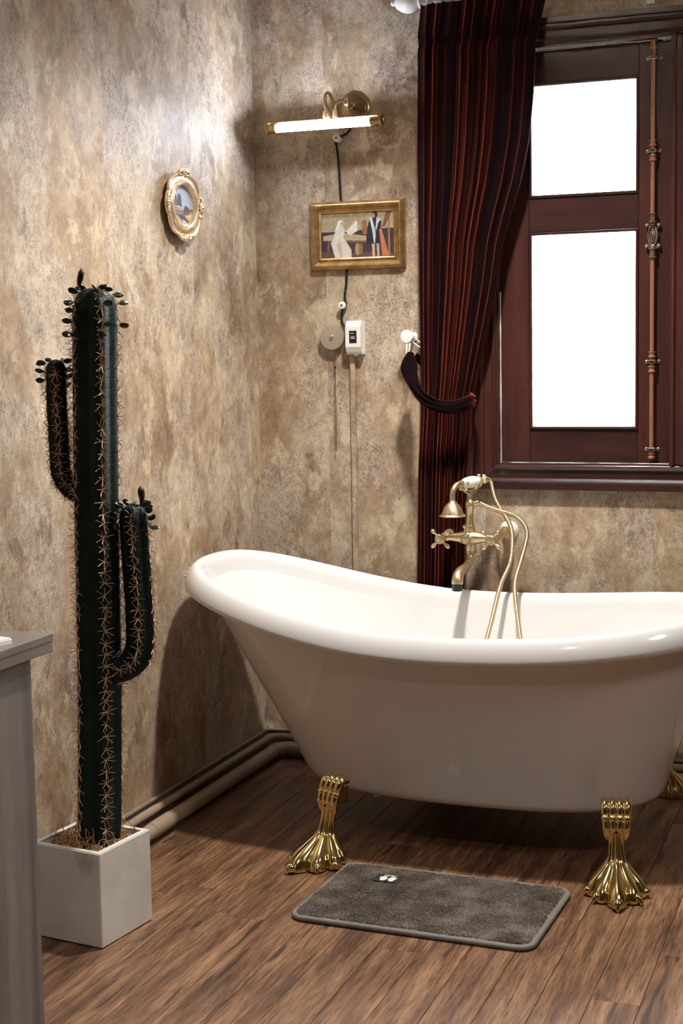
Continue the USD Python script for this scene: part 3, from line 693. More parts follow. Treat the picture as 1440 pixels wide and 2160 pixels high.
# gather towards the window side as it nears the tieback
gather = (u[None] ** (1 - .18 * tie - .10 * low))
xx = xl[:, None] + (xr - xl)[:, None] * gather
xx += .006 * np.sin(ph + .8) * (1 - .4 * tie)
hem = zz[:, None] + np.where(np.arange(nz)[:, None] == 0, 1, 0) * (.006 * np.sin(ph2 / 3) - .012 * np.clip(.5 - u, 0, 1)[None] * 0)
cur = thing('curtain', 'dark red velvet curtain gathered beside the window', 'curtain', (.75, -.1, 0))
front = np.stack([xx, yy, hem + 0 * u[None]], -1)
back = front + A([0, .004, 0]); 
cl_ = [T(grid(front, flip=False)), T(grid(back, flip=True))]
for a_i in (0, nu - 1):
    cl_.append(T(grid(np.stack([front[:, a_i], back[:, a_i]], 1), flip=a_i > 0)))
for a_i in (0, nz - 1):
    cl_.append(T(grid(np.stack([front[a_i], back[a_i]], 1), flip=a_i == 0)))
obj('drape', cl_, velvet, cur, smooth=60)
# tieback band
tb = thing('curtain_tieback', 'red velvet tieback band looped round the curtain', 'tieback', (.56, -.12, 1.34))
def ribbon(pts, widths, thick=.006):
    """pts (n, 3) centre line, widths: band height; lies against the curtain, wide in z."""
    p = spline(pts, 90); n_ = len(p)
    w = np.interp(np.linspace(0, 1, n_), np.linspace(0, 1, len(widths)), widths)
    t = np.gradient(p, axis=0); t /= np.linalg.norm(t, axis=1, keepdims=True)
    # across: perpendicular to the run, as upright as possible and lying on the cloth
    rad_ = p - A([.665, -.095, 0]); rad_[:, 2] = 0; rad_ /= np.linalg.norm(rad_, axis=1, keepdims=True)
    k0_ = np.clip((np.linspace(0, 1, n_) - .08) / .12, 0, 1)[:, None]; k1_ = np.clip((np.linspace(0, 1, n_) - .86) / .1, 0, 1)[:, None]
    ref = (1 - k0_) * A([.25, -.97, 0]) + k0_ * rad_; ref = (1 - k1_) * ref + k1_ * A([.25, -.97, 0])
    out = ref - t * (ref * t).sum(1, keepdims=True); out /= np.maximum(np.linalg.norm(out, axis=1, keepdims=True), 1e-6)
    ac = np.cross(out, t)
    k = np.linspace(-.5, .5, 15)
    rip = .0035 * np.sin(np.linspace(0, 26, n_))[:, None] * (k[None] > .3) + .003 * np.sin(k * 17)[None] * np.sin(np.linspace(.4, 7, n_))[:, None]
    fr = p[:, None] + w[:, None, None] * k[None, :, None] * ac[:, None] + (rip + .006 * (1 - (2 * k[None]) ** 2) * .8)[..., None] * out[:, None]
    bk_ = fr - thick * out[:, None]
    V = np.concatenate([fr, bk_[:, ::-1], fr[:, :1]], 1)
    return T(grid(V))
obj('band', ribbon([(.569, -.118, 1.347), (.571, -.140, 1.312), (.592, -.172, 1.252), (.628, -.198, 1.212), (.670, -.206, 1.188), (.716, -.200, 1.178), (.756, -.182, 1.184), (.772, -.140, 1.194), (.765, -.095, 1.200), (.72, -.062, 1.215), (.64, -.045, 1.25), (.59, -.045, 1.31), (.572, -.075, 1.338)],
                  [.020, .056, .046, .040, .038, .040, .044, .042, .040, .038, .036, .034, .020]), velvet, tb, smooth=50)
# hook with a round white cap, and the wire loops that hold the band
hk = thing('tieback_hook', 'white round-capped hook on the wall left of the curtain', 'hook', (.545, 0, 1.397))
obj('cap', lathe([(.006, .072), (.019, .074), (.0215, .077), (.0215, .081), (.019, .084), (.0, .0850)], (.545, 0, 1.397), (0, -1, 0), 32), white_ceramic, hk, smooth=40)
obj('stem', lathe([(.014, .0005), (.014, .004), (.006, .008), (.006, .074)], (.545, 0, 1.397), (0, -1, 0), 20), white_paint, hk, smooth=40)
wires = []
for p in ([(.541, -.066, 1.394), (.548, -.090, 1.362), (.553, -.110, 1.343)], [(.553, -.066, 1.390), (.558, -.090, 1.362), (.560, -.110, 1.343)], [(.552, -.060, 1.402), (.575, -.06, 1.385), (.592, -.062, 1.366)], [(.550, -.064, 1.392), (.57, -.066, 1.372), (.590, -.066, 1.360)]):
    wires.append(tube(spline(p, 10), .0021, 8))
obj('wire_loop', wires, white_paint, hk, smooth=True)

# curtain rod above, only its finial and one bracket dip into view
rod = thing('curtain_rod', 'white turned finial and rod above the curtain', 'curtain rod', (.5, -.05, 2.428))
RZ = 2.428
obj('pole', tube([(.585, -.05, RZ), (1.5, -.05, RZ), (2.30, -.05, RZ)], .011, 18), white_paint, rod, smooth=40)
obj('finial', lathe([(.0, -.105), (.006, -.104), (.010, -.098), (.008, -.092), (.020, -.085), (.032, -.066), (.036, -.050), (.033, -.034), (.024, -.022), (.014, -.016), (.024, -.012), (.026, -.006), (.020, 0), (.016, .006)], (.602, -.05, RZ), (1, 0, 0), 32), white_paint, rod, smooth=40)
for x in (.62, 1.290, 2.2):
    obj('bracket', [bx((x - .0125, -.004, 2.362), (x + .0125, 0, 2.50), .001), bx((x - .008, -.064, RZ - .016), (x + .008, -.003, RZ - .0112), .001), lathe([(.003, 0), (.0028, .0012), (.001, .0018)], (x, -.004, 2.376), (0, -1, 0), 10)], white_paint, rod, smooth=30)

# ---------------------------------------------------------------- picture lamp on the back wall
LX0, LX1, LY, LZ = .104, .484, -.12, 2.062
lamp = thing('wall_lamp', 'brass picture lamp with a glowing white tube on the back wall', 'wall lamp', (.35, 0, 2.12))
obj('rosette', lathe([(.050, .0005), (.052, .003), (.052, .008), (.048, .011), (.041, .011), (.039, .016), (.032, .017), (.030, .022), (.024, .023), (.022, .028), (.017, .029), (.015, .035), (.010, .037), (.009, .044)], (.355, 0, 2.125), (0, -1, 0), 48), lamp_brass, lamp, smooth=35)
obj('swivel_arm', [tube(spline([(.355, -.040, 2.125), (.353, -.066, 2.130), (.345, -.090, 2.137), (.334, -.108, 2.130), (.330, -.118, 2.104), (.330, LY, 2.072)], 30), [.0062] * 30, 14),
                   ball((.352, -.068, 2.131), .0105, 2), lathe([(.008, -.010), (.0095, -.008), (.0095, .008), (.008, .010)], (.352, -.068, 2.131), (0, 0, 1), 20), ball((.352, -.068, 2.147), .0065, 2, (1, 1, 1.3)),
                   tube(spline([(.320, -.118, 2.075), (.303, -.116, 2.110), (.296, -.112, 2.146), (.304, -.110, 2.160), (.316, -.110, 2.148), (.322, -.112, 2.115)], 24), [.0062] * 24, 12),
                   lathe([(.010, 0), (.011, .003), (.011, .020), (.0085, .024)], (.299, -.113, 2.084), (0, 0, 1), 6), lathe([(.0075, 0), (.0085, .002), (.0085, .020), (.0065, .024)], (.331, -.119, 2.082), (0, 0, 1), 6)], lamp_brass, lamp, smooth=45)
a = np.linspace(-.62 * PI, .42 * PI, 22)                       # open towards the room and downwards
arc_o = np.c_[-.0185 * np.cos(a), .0185 * np.sin(a) + .003]; arc_i = np.c_[-.0170 * np.cos(a), .0170 * np.sin(a) + .003][::-1]
sec = Polygon(np.vstack([arc_o, arc_i]))
obj('reflector_trough', extrude(sec, LX1 - LX0, A([[0, -1, 0], [0, 0, 1], [1, 0, 0.]]).T, (LX0, LY, LZ)), lamp_brass, lamp, smooth=40)
for x, s in ((LX0, -1), (LX1, 1)):
    obj('end_cap', lathe([(.0188, -.004), (.0195, -.002), (.0195, .004), (.014, .006), (.007, .007), (.006, .010), (.003, .012)], (x, LY, LZ + .003), (s, 0, 0), 28), lamp_brass, lamp, smooth=40)
obj('light_tube', lathe([(.005, .0), (.0115, .004), (.0140, .011), (.0140, .307), (.0115, .314), (.005, .318)], (.132, LY - .004, LZ + .001), (1, 0, 0), 24), tube_glow, lamp, smooth=45, label='glowing white light tube')
for x0_, x1_ in ((LX0 + .004, .132), (.450, LX1 - .004)):
    obj('tube_socket', lathe([(.0135, 0), (.0135, x1_ - x0_)], (x0_, LY - .003, LZ + .001), (1, 0, 0), 20), lamp_brass, lamp, smooth=40)

# ---------------------------------------------------------------- twisted cord with its two insulators
def insulator(x, z, label):
    t_ = thing('cord_insulator', label, 'insulator', (x, 0, z), 'porcelain cord insulators')
    obj('porcelain_knob', lathe([(.010, .0005), (.012, .003), (.012, .007), (.0075, .010), (.0075, .017), (.012, .020), (.0125, .024), (.0115, .028), (.006, .0295)], (x, 0, z), (0, -1, 0), 28), white_ceramic, t_, smooth=40)
    obj('screw', lathe([(.0042, .0290), (.0038, .0305), (.0010, .0310)], (x, 0, z), (0, -1, 0), 14), old_brass, t_, smooth=40)
insulator(.300, 2.034, 'small white porcelain cord insulator just below the picture lamp')
insulator(.309, 1.503, 'small white porcelain cord insulator between gold-framed picture and switch box')
cp = spline([(.352, -.020, 2.072), (.343, -.020, 2.057), (.322, -.015, 2.043), (.310, -.0135, 2.041), (.291, -.0135, 2.036), (.292, -.012, 2.022), (.2985, -.007, 1.960), (.302, -.007, 1.900), (.304, -.006, 1.842), (.312, -.005, 1.730), (.3195, -.006, 1.615), (.317, -.007, 1.560), (.316, -.0135, 1.520), (.319, -.0135, 1.503), (.309, -.0135, 1.492), (.302, -.008, 1.478), (.300, -.007, 1.462), (.305, -.008, 1.442), (.318, -.012, 1.432), (.330, -.012, 1.430)], 900)
sl_ = np.r_[0, np.cumsum(np.linalg.norm(np.diff(cp, axis=0), axis=1))]
tg = np.gradient(cp, axis=0); tg /= np.linalg.norm(tg, axis=1, keepdims=True)
n1 = np.cross(tg, [0, 1.0, 0]); n1 /= np.linalg.norm(n1, axis=1, keepdims=True); n2 = np.cross(tg, n1)
cords = []
for k in (0, 1):
    an = 2 * PI * sl_ / .016 + k * PI
    cords.append(tube(cp + .0021 * (np.cos(an)[:, None] * n1 + np.sin(an)[:, None] * n2), .0023, 7))
obj('twisted_cord', cords, cord_black, None, smooth=True, label='black twisted fabric cord running from picture lamp down to switch box', cat='cord')

# ---------------------------------------------------------------- framed picture
pic = thing('framed_picture', 'rectangular gold-framed picture hanging on the back wall above the cord', 'picture', (.355, 0, 1.727))
px0, px1, pz0, pz1 = .199, .522, 1.617, 1.836
def frame_sides(x0, x1, z0, z1, prof):
    return moulding(x0, x1, z0, z1, prof)
fp = [(-.001, .006), (-.001, .014), (.003, .017), (.006, .017), (.008, .013), (.012, .014), (.018, .022), (.021, .027), (.024, .028), (.027, .026), (.029, .021), (.031, .021), (.035, .015), (.037, .009), (.037, .0005)]
for sd in frame_sides(px0 + .037, px1 - .037, pz0 + .037, pz1 - .037, fp):
    obj('frame_side', sd, gilt, pic, smooth=30)
obj('backing', bx((px0 + .01, -.006, pz0 + .01), (px1 - .01, -.0005, pz1 - .01)), old_brass, pic)
def inside(poly, X, Y):
    r = np.zeros(X.shape, bool); n = len(poly)
    for i in range(n):
        (x1, y1), (x2, y2) = poly[i], poly[(i + 1) % n]
        if y1 != y2:
            r ^= ((y1 > Y) != (y2 > Y)) & (X < (x2 - x1) * (Y - y1) / (y2 - y1) + x1)
    return r
def print_sheet(w, h, nx, ny, layers, seed):
    """Flat colours in areas of a printed sheet; coordinates 0..1 across and 0..1 up."""
    gx, gy = np.meshgrid(np.linspace(0, 1, nx), np.linspace(0, 1, ny), indexing='ij')
    C_ = np.zeros((nx, ny, 3)); q = np.stack([gx * 30, gy * 22, gx * 0 + seed], -1)
    for poly, col, var in layers:
        k = inside(poly, gx, gy) if poly is not None else np.ones(gx.shape, bool)
        tone = 1 + var * 2 * (meshkit.fbm(q * (1.0 + .2 * var), 4, seed) - .5)
        C_[k] = (A(col)[None] * tone[k][:, None])
    return gx, gy, np.clip(C_, 0, 1)
def ell(cx, cy, rx, ry, n=20):
    return [(cx + rx * math.cos(t), cy + ry * math.sin(t)) for t in np.linspace(0, 2 * PI, n, endpoint=False)]
# a plain genre scene in loose flat shapes: pale seated figure by a table, dark standing figure, a leaning orange board
LAY = [(None, (.36, .29, .18), .55), ([(0, 0), (1, 0), (1, .62), (.72, .62), (.72, .60), (0, .58)], (.045, .032, .045), .3), ([(0, 0), (1, 0), (1, .10), (0, .16)], (.10, .06, .05), .4),
       ([(.04, .40), (.62, .37), (.62, .47), (.30, .56), (.04, .50)], (.42, .33, .19), .25), ([(.28, .40), (.62, .37), (.62, .33), (.28, .35)], (.14, .085, .05), .2),
       ([(.10, .40), (.13, .40), (.12, .16), (.09, .16)], (.16, .085, .05), .2), (ell(.50, .20, .035, .13), (.40, .24, .12), .2), (ell(.545, .20, .028, .12), (.22, .12, .06), .2),
       ([(.34, .58), (.49, .80), (.50, .79), (.50, .58), (.40, .50)], (.66, .62, .52), .1),
       ([(.56, .80), (.62, .80), (.64, .50), (.57, .50)], (.28, .12, .06), .2),
       ([(.14, .34), (.18, .46), (.22, .70), (.30, .72), (.34, .60), (.31, .46), (.36, .34), (.42, .18), (.42, .0), (.20, .0), (.17, .18)], (.62, .58, .49), .16), ([(.22, .30), (.27, .40), (.30, .02), (.27, .0)], (.46, .42, .35), .1),
       (ell(.275, .77, .040, .058), (.70, .66, .58), .1), (ell(.300, .745, .026, .040), (.50, .30, .20), .1), ([(.20, .62), (.25, .80), (.27, .76), (.24, .62)], (.72, .68, .60), .1),
       ([(.62, .30), (.63, .62), (.67, .84), (.76, .86), (.82, .78), (.80, .30)], (.022, .018, .028), .3), ([(.66, .86), (.70, .84), (.745, .52), (.735, .32), (.72, .32), (.70, .58)], (.52, .60, .60), .1),
       ([(.76, .86), (.82, .80), (.78, .74), (.75, .56), (.74, .60)], (.46, .54, .54), .1), (ell(.735, .91, .036, .085), (.03, .02, .02), .2), (ell(.715, .89, .022, .05), (.48, .24, .15), .1),
       ([(.69, .30), (.73, .30), (.73, .02), (.70, .02)], (.46, .36, .24), .1), ([(.75, .30), (.79, .30), (.79, .02), (.765, .02)], (.42, .33, .22), .1),
       ([(.79, .60), (.82, .62), (.92, .04), (.83, .04)], (.46, .17, .08), .2), ([(.91, .06), (.93, .06), (.93, .92), (.91, .92)], (.36, .14, .07), .2), ([(.80, .64), (.84, .70), (.88, .96), (.96, .98), (.93, .86), (.87, .66)], (.17, .08, .06), .4)]
gx, gy, C_ = print_sheet(1, 1, 170, 112, LAY, 5)
V = np.stack([px0 + .034 + gx * (px1 - px0 - .068), np.full(gx.shape, -.0105), pz0 + .034 + gy * (pz1 - pz0 - .068)], -1)
pr_ = obj('print', T(grid(V)), painted, pic, smooth=True, label='muted print of figures in a room')
paint(pr_, C_.reshape(-1, 3))

# ---------------------------------------------------------------- oval picture on the left wall
OC = A([0, -.576, 1.789])
ov = thing('oval_picture', 'small oval picture in an ornate scalloped gold frame on the left wall', 'picture', tuple(OC))
ai, bi, ao, bo = .072, .058, .112, .100
nt = 240
t = np.linspace(0, 2 * PI, nt, endpoint=False)
lob = 1 + .045 * np.abs(np.sin(2.0 * t)) ** .7 * 0 + .085 * np.abs(np.cos(4 * t)) ** .7 - .045
prof = [(0.0, .004), (0.0, .013), (.05, .018), (.12, .019), (.18, .015), (.24, .016), (.30, .019), (.36, .018), (.40, .014), (.55, .012), (.74, .012), (.86, .0145), (.93, .0170), (.98, .0155), (1.0, .011), (.97, .008), (.5, .007)]
rows = []
for q, hgt in prof:
    r_in = np.c_[ai * np.cos(t), bi * np.sin(t)]
    r_out = np.c_[ao * np.cos(t), bo * np.sin(t)] * lob[:, None]
    p = r_in + (r_out - r_in) * q
    rows.append(np.c_[np.full(nt, hgt + .010), OC[1] + p[:, 0], OC[2] + p[:, 1]])
V = A(rows); V = np.concatenate([V, V[:, :1]], 1)
obj('frame_body', T(grid(V, flip=True)), oval_gold, ov, smooth=45)
beads = [ball((.029, OC[1] + (ai + .010) * math.cos(k), OC[2] + (bi + .010) * math.sin(k)), .0018, 1) for k in np.linspace(0, 2 * PI, 84, endpoint=False)]
obj('bead_ring', beads, oval_gold, ov, smooth=True)
def orn(ang, size, seed):
    r_ = np.random.default_rng(seed); ms = []
    cxy = A([ao * math.cos(ang), bo * math.sin(ang)]) * .93
    out = cxy / np.linalg.norm(cxy); sd = A([-out[1], out[0]])
    P = lambda s_, o_, h_: A([h_ + .007, OC[1] + (cxy + sd * s_ + out * o_)[0], OC[2] + (cxy + sd * s_ + out * o_)[1]])
    ms.append(ball(P(0, .004, .022), .0075 * size, 2))
    for k in range(7):                                    # rosette petals
        a_ = k * 2 * PI / 7
        ms.append(ball(P(.0095 * size * math.cos(a_), .004 + .0075 * size * math.sin(a_), .021), .0052 * size, 1))
    for sgn in (-1, 1):
        ms.append(tube(spline([P(sgn * .008, 0, .020), P(sgn * .018, .005 * size, .022), P(sgn * .028 * size, .002, .021), P(sgn * .030 * size, -.006, .019), P(sgn * .024 * size, -.006, .019)], 20), np.linspace(.0042, .0022, 20) * size, 8))
        for k in range(4):
            c_ = P(sgn * (.013 + .006 * k) * size, (.010 - .0018 * k) * size + r_.uniform(-.001, .001), .0205)
            ms.append(ball(c_, .0042 * size, 1, (.8, 1, 1.1)))
        for k in range(3):
            ms.append(ball(P(sgn * (.016 + .006 * k) * size, -.007 + .001 * k, .0185), .0032 * size, 1))
    return cat_mesh(ms)
for ang, sz in ((PI / 2, 1.0), (-PI / 2, 1.0), (0, .95), (PI, .8)):
    obj('floral_ornament', orn(ang, sz, int(ang * 10) + 40), oval_gold, ov, smooth=True)
LAY2 = [(None, (.36, .40, .44), .18), ([(0, 0), (1, 0), (1, .44), (.6, .40), (0, .46)], (.12, .10, .11), .5), ([(.05, .46), (.30, .47), (.28, .70), (.20, .74), (.12, .60), (.08, .64)], (.13, .13, .17), .3), ([(.25, .50), (.50, .46), (.48, .72), (.40, .80), (.32, .72)], (.10, .085, .10), .3),
        ([(.08, .42), (.60, .40), (.58, .36), (.08, .38)], (.40, .31, .22), .2), ([(.08, .34), (.56, .32), (.52, .28), (.10, .30)], (.30, .22, .16), .2), ([(.55, .36), (.66, .52), (.82, .46), (.95, .30), (.6, .30)], (.085, .065, .075), .4), ([(.62, .26), (.98, .30), (.92, .12), (.80, .14)], (.42, .33, .14), .25),
        ([(.24, .26), (.34, .22), (.50, .10), (.44, .02), (.30, .06)], (.38, .30, .13), .3), ([(.42, .26), (.92, .10), (.90, .06), (.40, .22)], (.03, .03, .035), .2), ([(.50, .02), (.70, .02), (.66, .14), (.52, .14)], (.34, .34, .35), .3), ([(.30, .72), (.315, .72), (.31, .90), (.30, .90)], (.10, .09, .11), 0)]
gx, gy, C_ = print_sheet(1, 1, 90, 80, LAY2, 9)
rr = np.linspace(0, 1, 40); tt_ = np.linspace(0, 2 * PI, 120)
Rg, Tg = np.meshgrid(rr, tt_, indexing='ij')
Yp, Zp = Rg * np.cos(Tg), Rg * np.sin(Tg)
ix = np.clip(((Yp + 1) / 2 * 89).round().astype(int), 0, 89); iz = np.clip(((Zp + 1) / 2 * 79).round().astype(int), 0, 79)
V = np.stack([np.full(Yp.shape, .0155), OC[1] + Yp * (ai + .001), OC[2] + Zp * (bi + .001)], -1)
pr_ = obj('print', T(grid(V)), painted, ov, smooth=True, label='small grey-blue and ochre print')
paint(pr_, C_[ix, iz].reshape(-1, 3))
obj('backing', lathe([(.055, .0005), (.055, .0150)], OC, (1, 0, 0), 40), old_brass, ov)

# ---------------------------------------------------------------- round pull switch, switch box, raceway
bell = thing('pull_switch', 'round brushed brass wall switch with a hanging pull chain', 'switch', (.273, 0, 1.401))
obj('round_body', lathe([(.034, .0005), (.036, .003), (.036, .006), (.0335, .007), (.0335, .022), (.0395, .023), (.0410, .025), (.0405, .028), (.030, .0295), (.008, .0305), (.007, .031)], (.273, 0, 1.401), (0, -1, 0), 48), bell_brass, bell, smooth=35)
obj('centre_knob', lathe([(.0065, .030), (.0075, .032), (.006, .0355), (.002, .037)], (.273, 0, 1.401), (0, -1, 0), 20), brass_brushed, bell, smooth=40)
obj('pull_nipple', lathe([(.006, 0), (.006, .010), (.0035, .012), (.0030, .020)], (.279, -.016, 1.364), (0, 0, -1), 16), old_brass, bell, smooth=40)
zc = np.arange(1.346, 1.026, -.0036)
obj('chain', [ball((.279 - .003 * (1.346 - z), -.016, z), .0016, 1) for z in zc] + [tube([(.279, -.016, 1.346), (.278, -.016, 1.028)], .0006, 5), lathe([(.0024, 0), (.003, .003), (.0024, .010)], (.2788, -.016, 1.308), (0, 0, -1), 12)], chain_dark, bell, smooth=True)
bxp = thing('switch_box', 'white plastic circuit breaker box beside the round brass switch', 'switch box', (.352, 0, 1.398))
side = Polygon([(0, -.054), (.030, -.054), (.038, -.046), (.046, -.030), (.046, .034), (.032, .054), (0, .054)])     # out of wall, up
PF = A([[0, -1, 0], [0, 0, 1], [-1, 0, 0.]]).T
obj('housing', [extrude(side.buffer(-.0012).buffer(.0012), .052, PF, (.3785, -.0005, 1.398)), bx((.3255, -.020, 1.345), (.3795, -.0005, 1.451), .003)], white_plastic, bxp, smooth=30)
obj('breaker_face', bx((.3395, -.0475, 1.380), (.3650, -.0455, 1.420), .0006), black_plastic, bxp)
obj('toggle', [bx((.3460, -.0535, 1.392), (.3600, -.0470, 1.402), .0015), bx((.3420, -.0482, 1.4105), (.3560, -.0474, 1.4135))], grey_button, bxp)
obj('cable_boss', bx((.343, -.012, 1.338), (.354, -.001, 1.346), .002), white_plastic, bxp)
obj('cable_raceway', bx((.3275, -.0125, .08), (.3445, 0, 1.343), .0015), paper, None, smooth=False, label='slim cable raceway papered like the wall below the switch box', cat='raceway')

# ---------------------------------------------------------------- pipes along the foot of the walls
def pipe_run(name, r, off, z, label, couplings):
    t_ = thing(name, label, 'pipe', (off, -off, z))
    R_ = .045
    a_ = np.linspace(0, PI / 2, 12)
    elbow = np.c_[off + R_ - R_ * np.cos(a_), -off - R_ + R_ * np.sin(a_), np.full(12, z)]
    obj('left_run', tube([(off, Y0 + .1, z), (off, -2.0, z), (off, -off - R_, z)], r, 24), pipe_paint, t_, smooth=40)
    obj('elbow', [tube(elbow, r * 1.09, 24), lathe([(r * 1.09, 0), (r * 1.14, .002), (r * 1.14, .010), (r * 1.08, .012)], (off, -off - R_ - .008, z), (0, 1, 0), 24), lathe([(r * 1.08, 0), (r * 1.14, .002), (r * 1.14, .010), (r * 1.09, .012)], (off + R_ - .004, -off, z), (1, 0, 0), 24)], pipe_paint, t_, smooth=40)
    obj('back_run', tube([(off + R_, -off, z), (2.0, -off, z), (X1 - .02, -off, z)], r, 24), pipe_paint, t_, smooth=40)
    for y in couplings:
        obj('coupling', lathe([(r, 0), (r * 1.07, .001), (r * 1.07, .12), (r, .121)], (off, y, z), (0, 1, 0), 24), pipe_paint, t_, smooth=40)
pipe_run('waste_pipe', .0215, .075, .032, 'thicker beige painted pipe lying along the foot of the walls', [-1.00])
pipe_run('water_pipe', .0115, .032, .059, 'thinner beige painted pipe running above the thicker pipe', [-1.00])

# ---------------------------------------------------------------- planter and cactus
PA = math.radians(-7.4)
PC = A([.233, -1.596, 0])
pot = thing('planter', 'square white cement pot with a dark stain under its rim', 'planter', tuple(PC))
ps = .100; PH = .225; pw = .013
outerp = sbox(-ps, -ps, ps, ps).buffer(-.004).buffer(.004)
ring = outerp.difference(sbox(-ps + pw, -ps + pw, ps - pw, ps - pw))
Rz = trimesh.transformations.rotation_matrix(PA, [0, 0, 1])[:3, :3]
obj('pot_wall', [extrude(ring, PH - .006, Rz, PC + A([0, 0, .004])), extrude(outerp.buffer(-.003).difference(sbox(-ps + pw + .002, -ps + pw + .002, ps - pw - .002, ps - pw - .002)), .002, Rz, PC + A([0, 0, PH - .002])), extrude(outerp.buffer(-.006), .012, Rz, PC + A([0, 0, 0]))], concrete, pot, smooth=25)
gxx, gyy = np.meshgrid(np.linspace(-ps + pw, ps - pw, 40), np.linspace(-ps + pw, ps - pw, 40), indexing='ij')
gz = .186 + .016 * np.exp(-(gxx ** 2 + gyy ** 2) / .004) + .014 * meshkit.fbm(np.stack([gxx * 60, gyy * 60, gxx * 0], -1), 3)
Vs = np.stack([gxx, gyy, gz], -1) @ Rz.T + PC
obj('coir_bed', T(grid(Vs)), soil, pot, smooth=True)
fib = []
for k in range(330):
    r0 = ps * .84 * math.sqrt(rng.uniform(0, 1)) ; a0 = rng.uniform(0, 2 * PI)
    p0 = A([np.clip(r0 * math.cos(a0) * 1.2, -.082, .082), np.clip(r0 * math.sin(a0) * 1.2, -.082, .082), .198 + .012 * math.exp(-(r0 / .05) ** 2)])
    L_ = rng.uniform(.02, .07); h_ = rng.uniform(.004, .028) * (2.2 if rng.uniform() < .10 else 1); b_ = rng.uniform(0, 2 * PI); cv = rng.uniform(-2, 2)
    q = []
    for s_ in np.linspace(0, 1, 7):
        an = b_ + cv * s_
        q.append(p0 + A([L_ * s_ * math.cos(an), L_ * s_ * math.sin(an), h_ * math.sin(PI * s_) + rng.uniform(-.001, .001)]))
    q = A(q); q[:, :2] = np.clip(q[:, :2], -.085, .085)
    fib.append(tube(q @ Rz.T + PC, .0010, 4))
obj('coir_fibres', fib, coir, pot, smooth=True, kind='stuff', label='loose brown coconut fibres')

CB = A([.243, -1.583, .192]); CT = A([.276, -1.571, 1.508])
VR = A([.938, .347, 0])                # sideways on the wall as one faces it
cac = thing('cactus', 'tall dark green artificial column cactus with two arms growing in the square pot', 'cactus', tuple(CB))
def ribbed(path, R_, ribs, a0, depth=.24, n=70, dome=True):
    """Ribbed column along path (n, 3); R_ radius per point; returns mesh and rib lines."""
    p = np.asarray(path, float); N = len(p)
    t_ = np.gradient(p, axis=0); t_ /= np.linalg.norm(t_, axis=1, keepdims=True)
    x = A([math.cos(a0), math.sin(a0), 0.0])
    x = x - t_[0] * (x @ t_[0]); x /= np.linalg.norm(x)
    an = np.linspace(0, 2 * PI, n, endpoint=False)
    s_ = np.abs(np.cos(ribs * an / 2)) ** 1.0
    rad = (1 - depth) + depth * s_ ** 1.6
    V, rl, nl = [], [], []
    for i in range(N):
        x = x - t_[i] * (x @ t_[i]); x /= np.linalg.norm(x); y = np.cross(t_[i], x)
        V.append(p[i] + R_[i] * rad[:, None] * (np.cos(an)[:, None] * x + np.sin(an)[:, None] * y))
        ra = 2 * PI * np.arange(ribs) / ribs
        d_ = np.cos(ra)[:, None] * x + np.sin(ra)[:, None] * y
        rl.append(p[i] + R_[i] * d_); nl.append(d_)
    V = A(V); V = np.concatenate([V, V[:, :1]], 1)
    return T(grid(V)), A(rl), A(nl)
def spines(rl, nl, step, size, seed, skip_top=0.0, start=0.0):
    """A star of needles at even steps on each rib."""
    r_ = np.random.default_rng(seed); ms = []
    for k in range(rl.shape[1]):
        line, nn = rl[:, k], nl[:, k]
        s_ = np.r_[0, np.cumsum(np.linalg.norm(np.diff(line, axis=0), axis=1))]
        for d in np.arange(start + r_.uniform(0, step), s_[-1] - skip_top, step):
            d = d + r_.uniform(-.15, .15) * step
            P = A([np.interp(d, s_, line[:, c]) for c in range(3)]); nrm = A([np.interp(d, s_, nn[:, c]) for c in range(3)]); nrm /= np.linalg.norm(nrm)
            F = frame_of(nrm, (.1, .05, 1))
            b0 = r_.uniform(0, 2 * PI)
            for j in range(r_.integers(6, 9)):
                a_ = b0 + j * 2 * PI / 7 + r_.uniform(-.3, .3); el = r_.uniform(.15, .75)
                dr = F[:, 2] * math.sin(el) + math.cos(el) * (math.cos(a_) * F[:, 0] + math.sin(a_) * F[:, 1])
                L_ = size * r_.uniform(1.0, 1.65)
                q = frame_of(dr)
                base = P - nrm * .001; r0 = .00105
                tri3 = [base + r0 * (math.cos(b) * q[:, 0] + math.sin(b) * q[:, 1]) for b in (0, 2.09, 4.19)]
                tip3 = [base + dr * L_ + .0006 * (math.cos(b) * q[:, 0] + math.sin(b) * q[:, 1]) for b in (0, 2.09, 4.19)]
                v = A(tri3 + tip3)
                ms.append((v, A([[0, 1, 4], [0, 4, 3], [1, 2, 5], [1, 5, 4], [2, 0, 3], [2, 3, 5], [3, 4, 5]])))
    vs = np.vstack([m_[0] for m_ in ms]); off = np.arange(len(ms)) * 6
    fs = np.vstack([m_[1] + o_ for m_, o_ in zip(ms, off)])
    return trimesh.Trimesh(vs, fs, process=False)
def dome(R0, n, taper=8):
    r_ = np.ones(n) * R0
    return r_
def column(pts, R_end, R_mid, ribs, a0, n, cap=.8, depth=.24):
    p = spline(pts, n)
    s_ = np.r_[0, np.cumsum(np.linalg.norm(np.diff(p, axis=0), axis=1))]; L_ = s_[-1]
    R_ = np.full(n, R_mid) * (R_end + (1 - R_end) * np.clip(s_ / .03, 0, 1))
    hcap = R_mid * cap * 2
    k = np.clip((s_ - (L_ - hcap)) / hcap, 0, 1)
    R_ = R_ * np.sqrt(np.clip(1 - k ** 2.4, 0, 1)); R_[-1] = 1e-4
    return ribbed(p, R_, ribs, a0, depth)
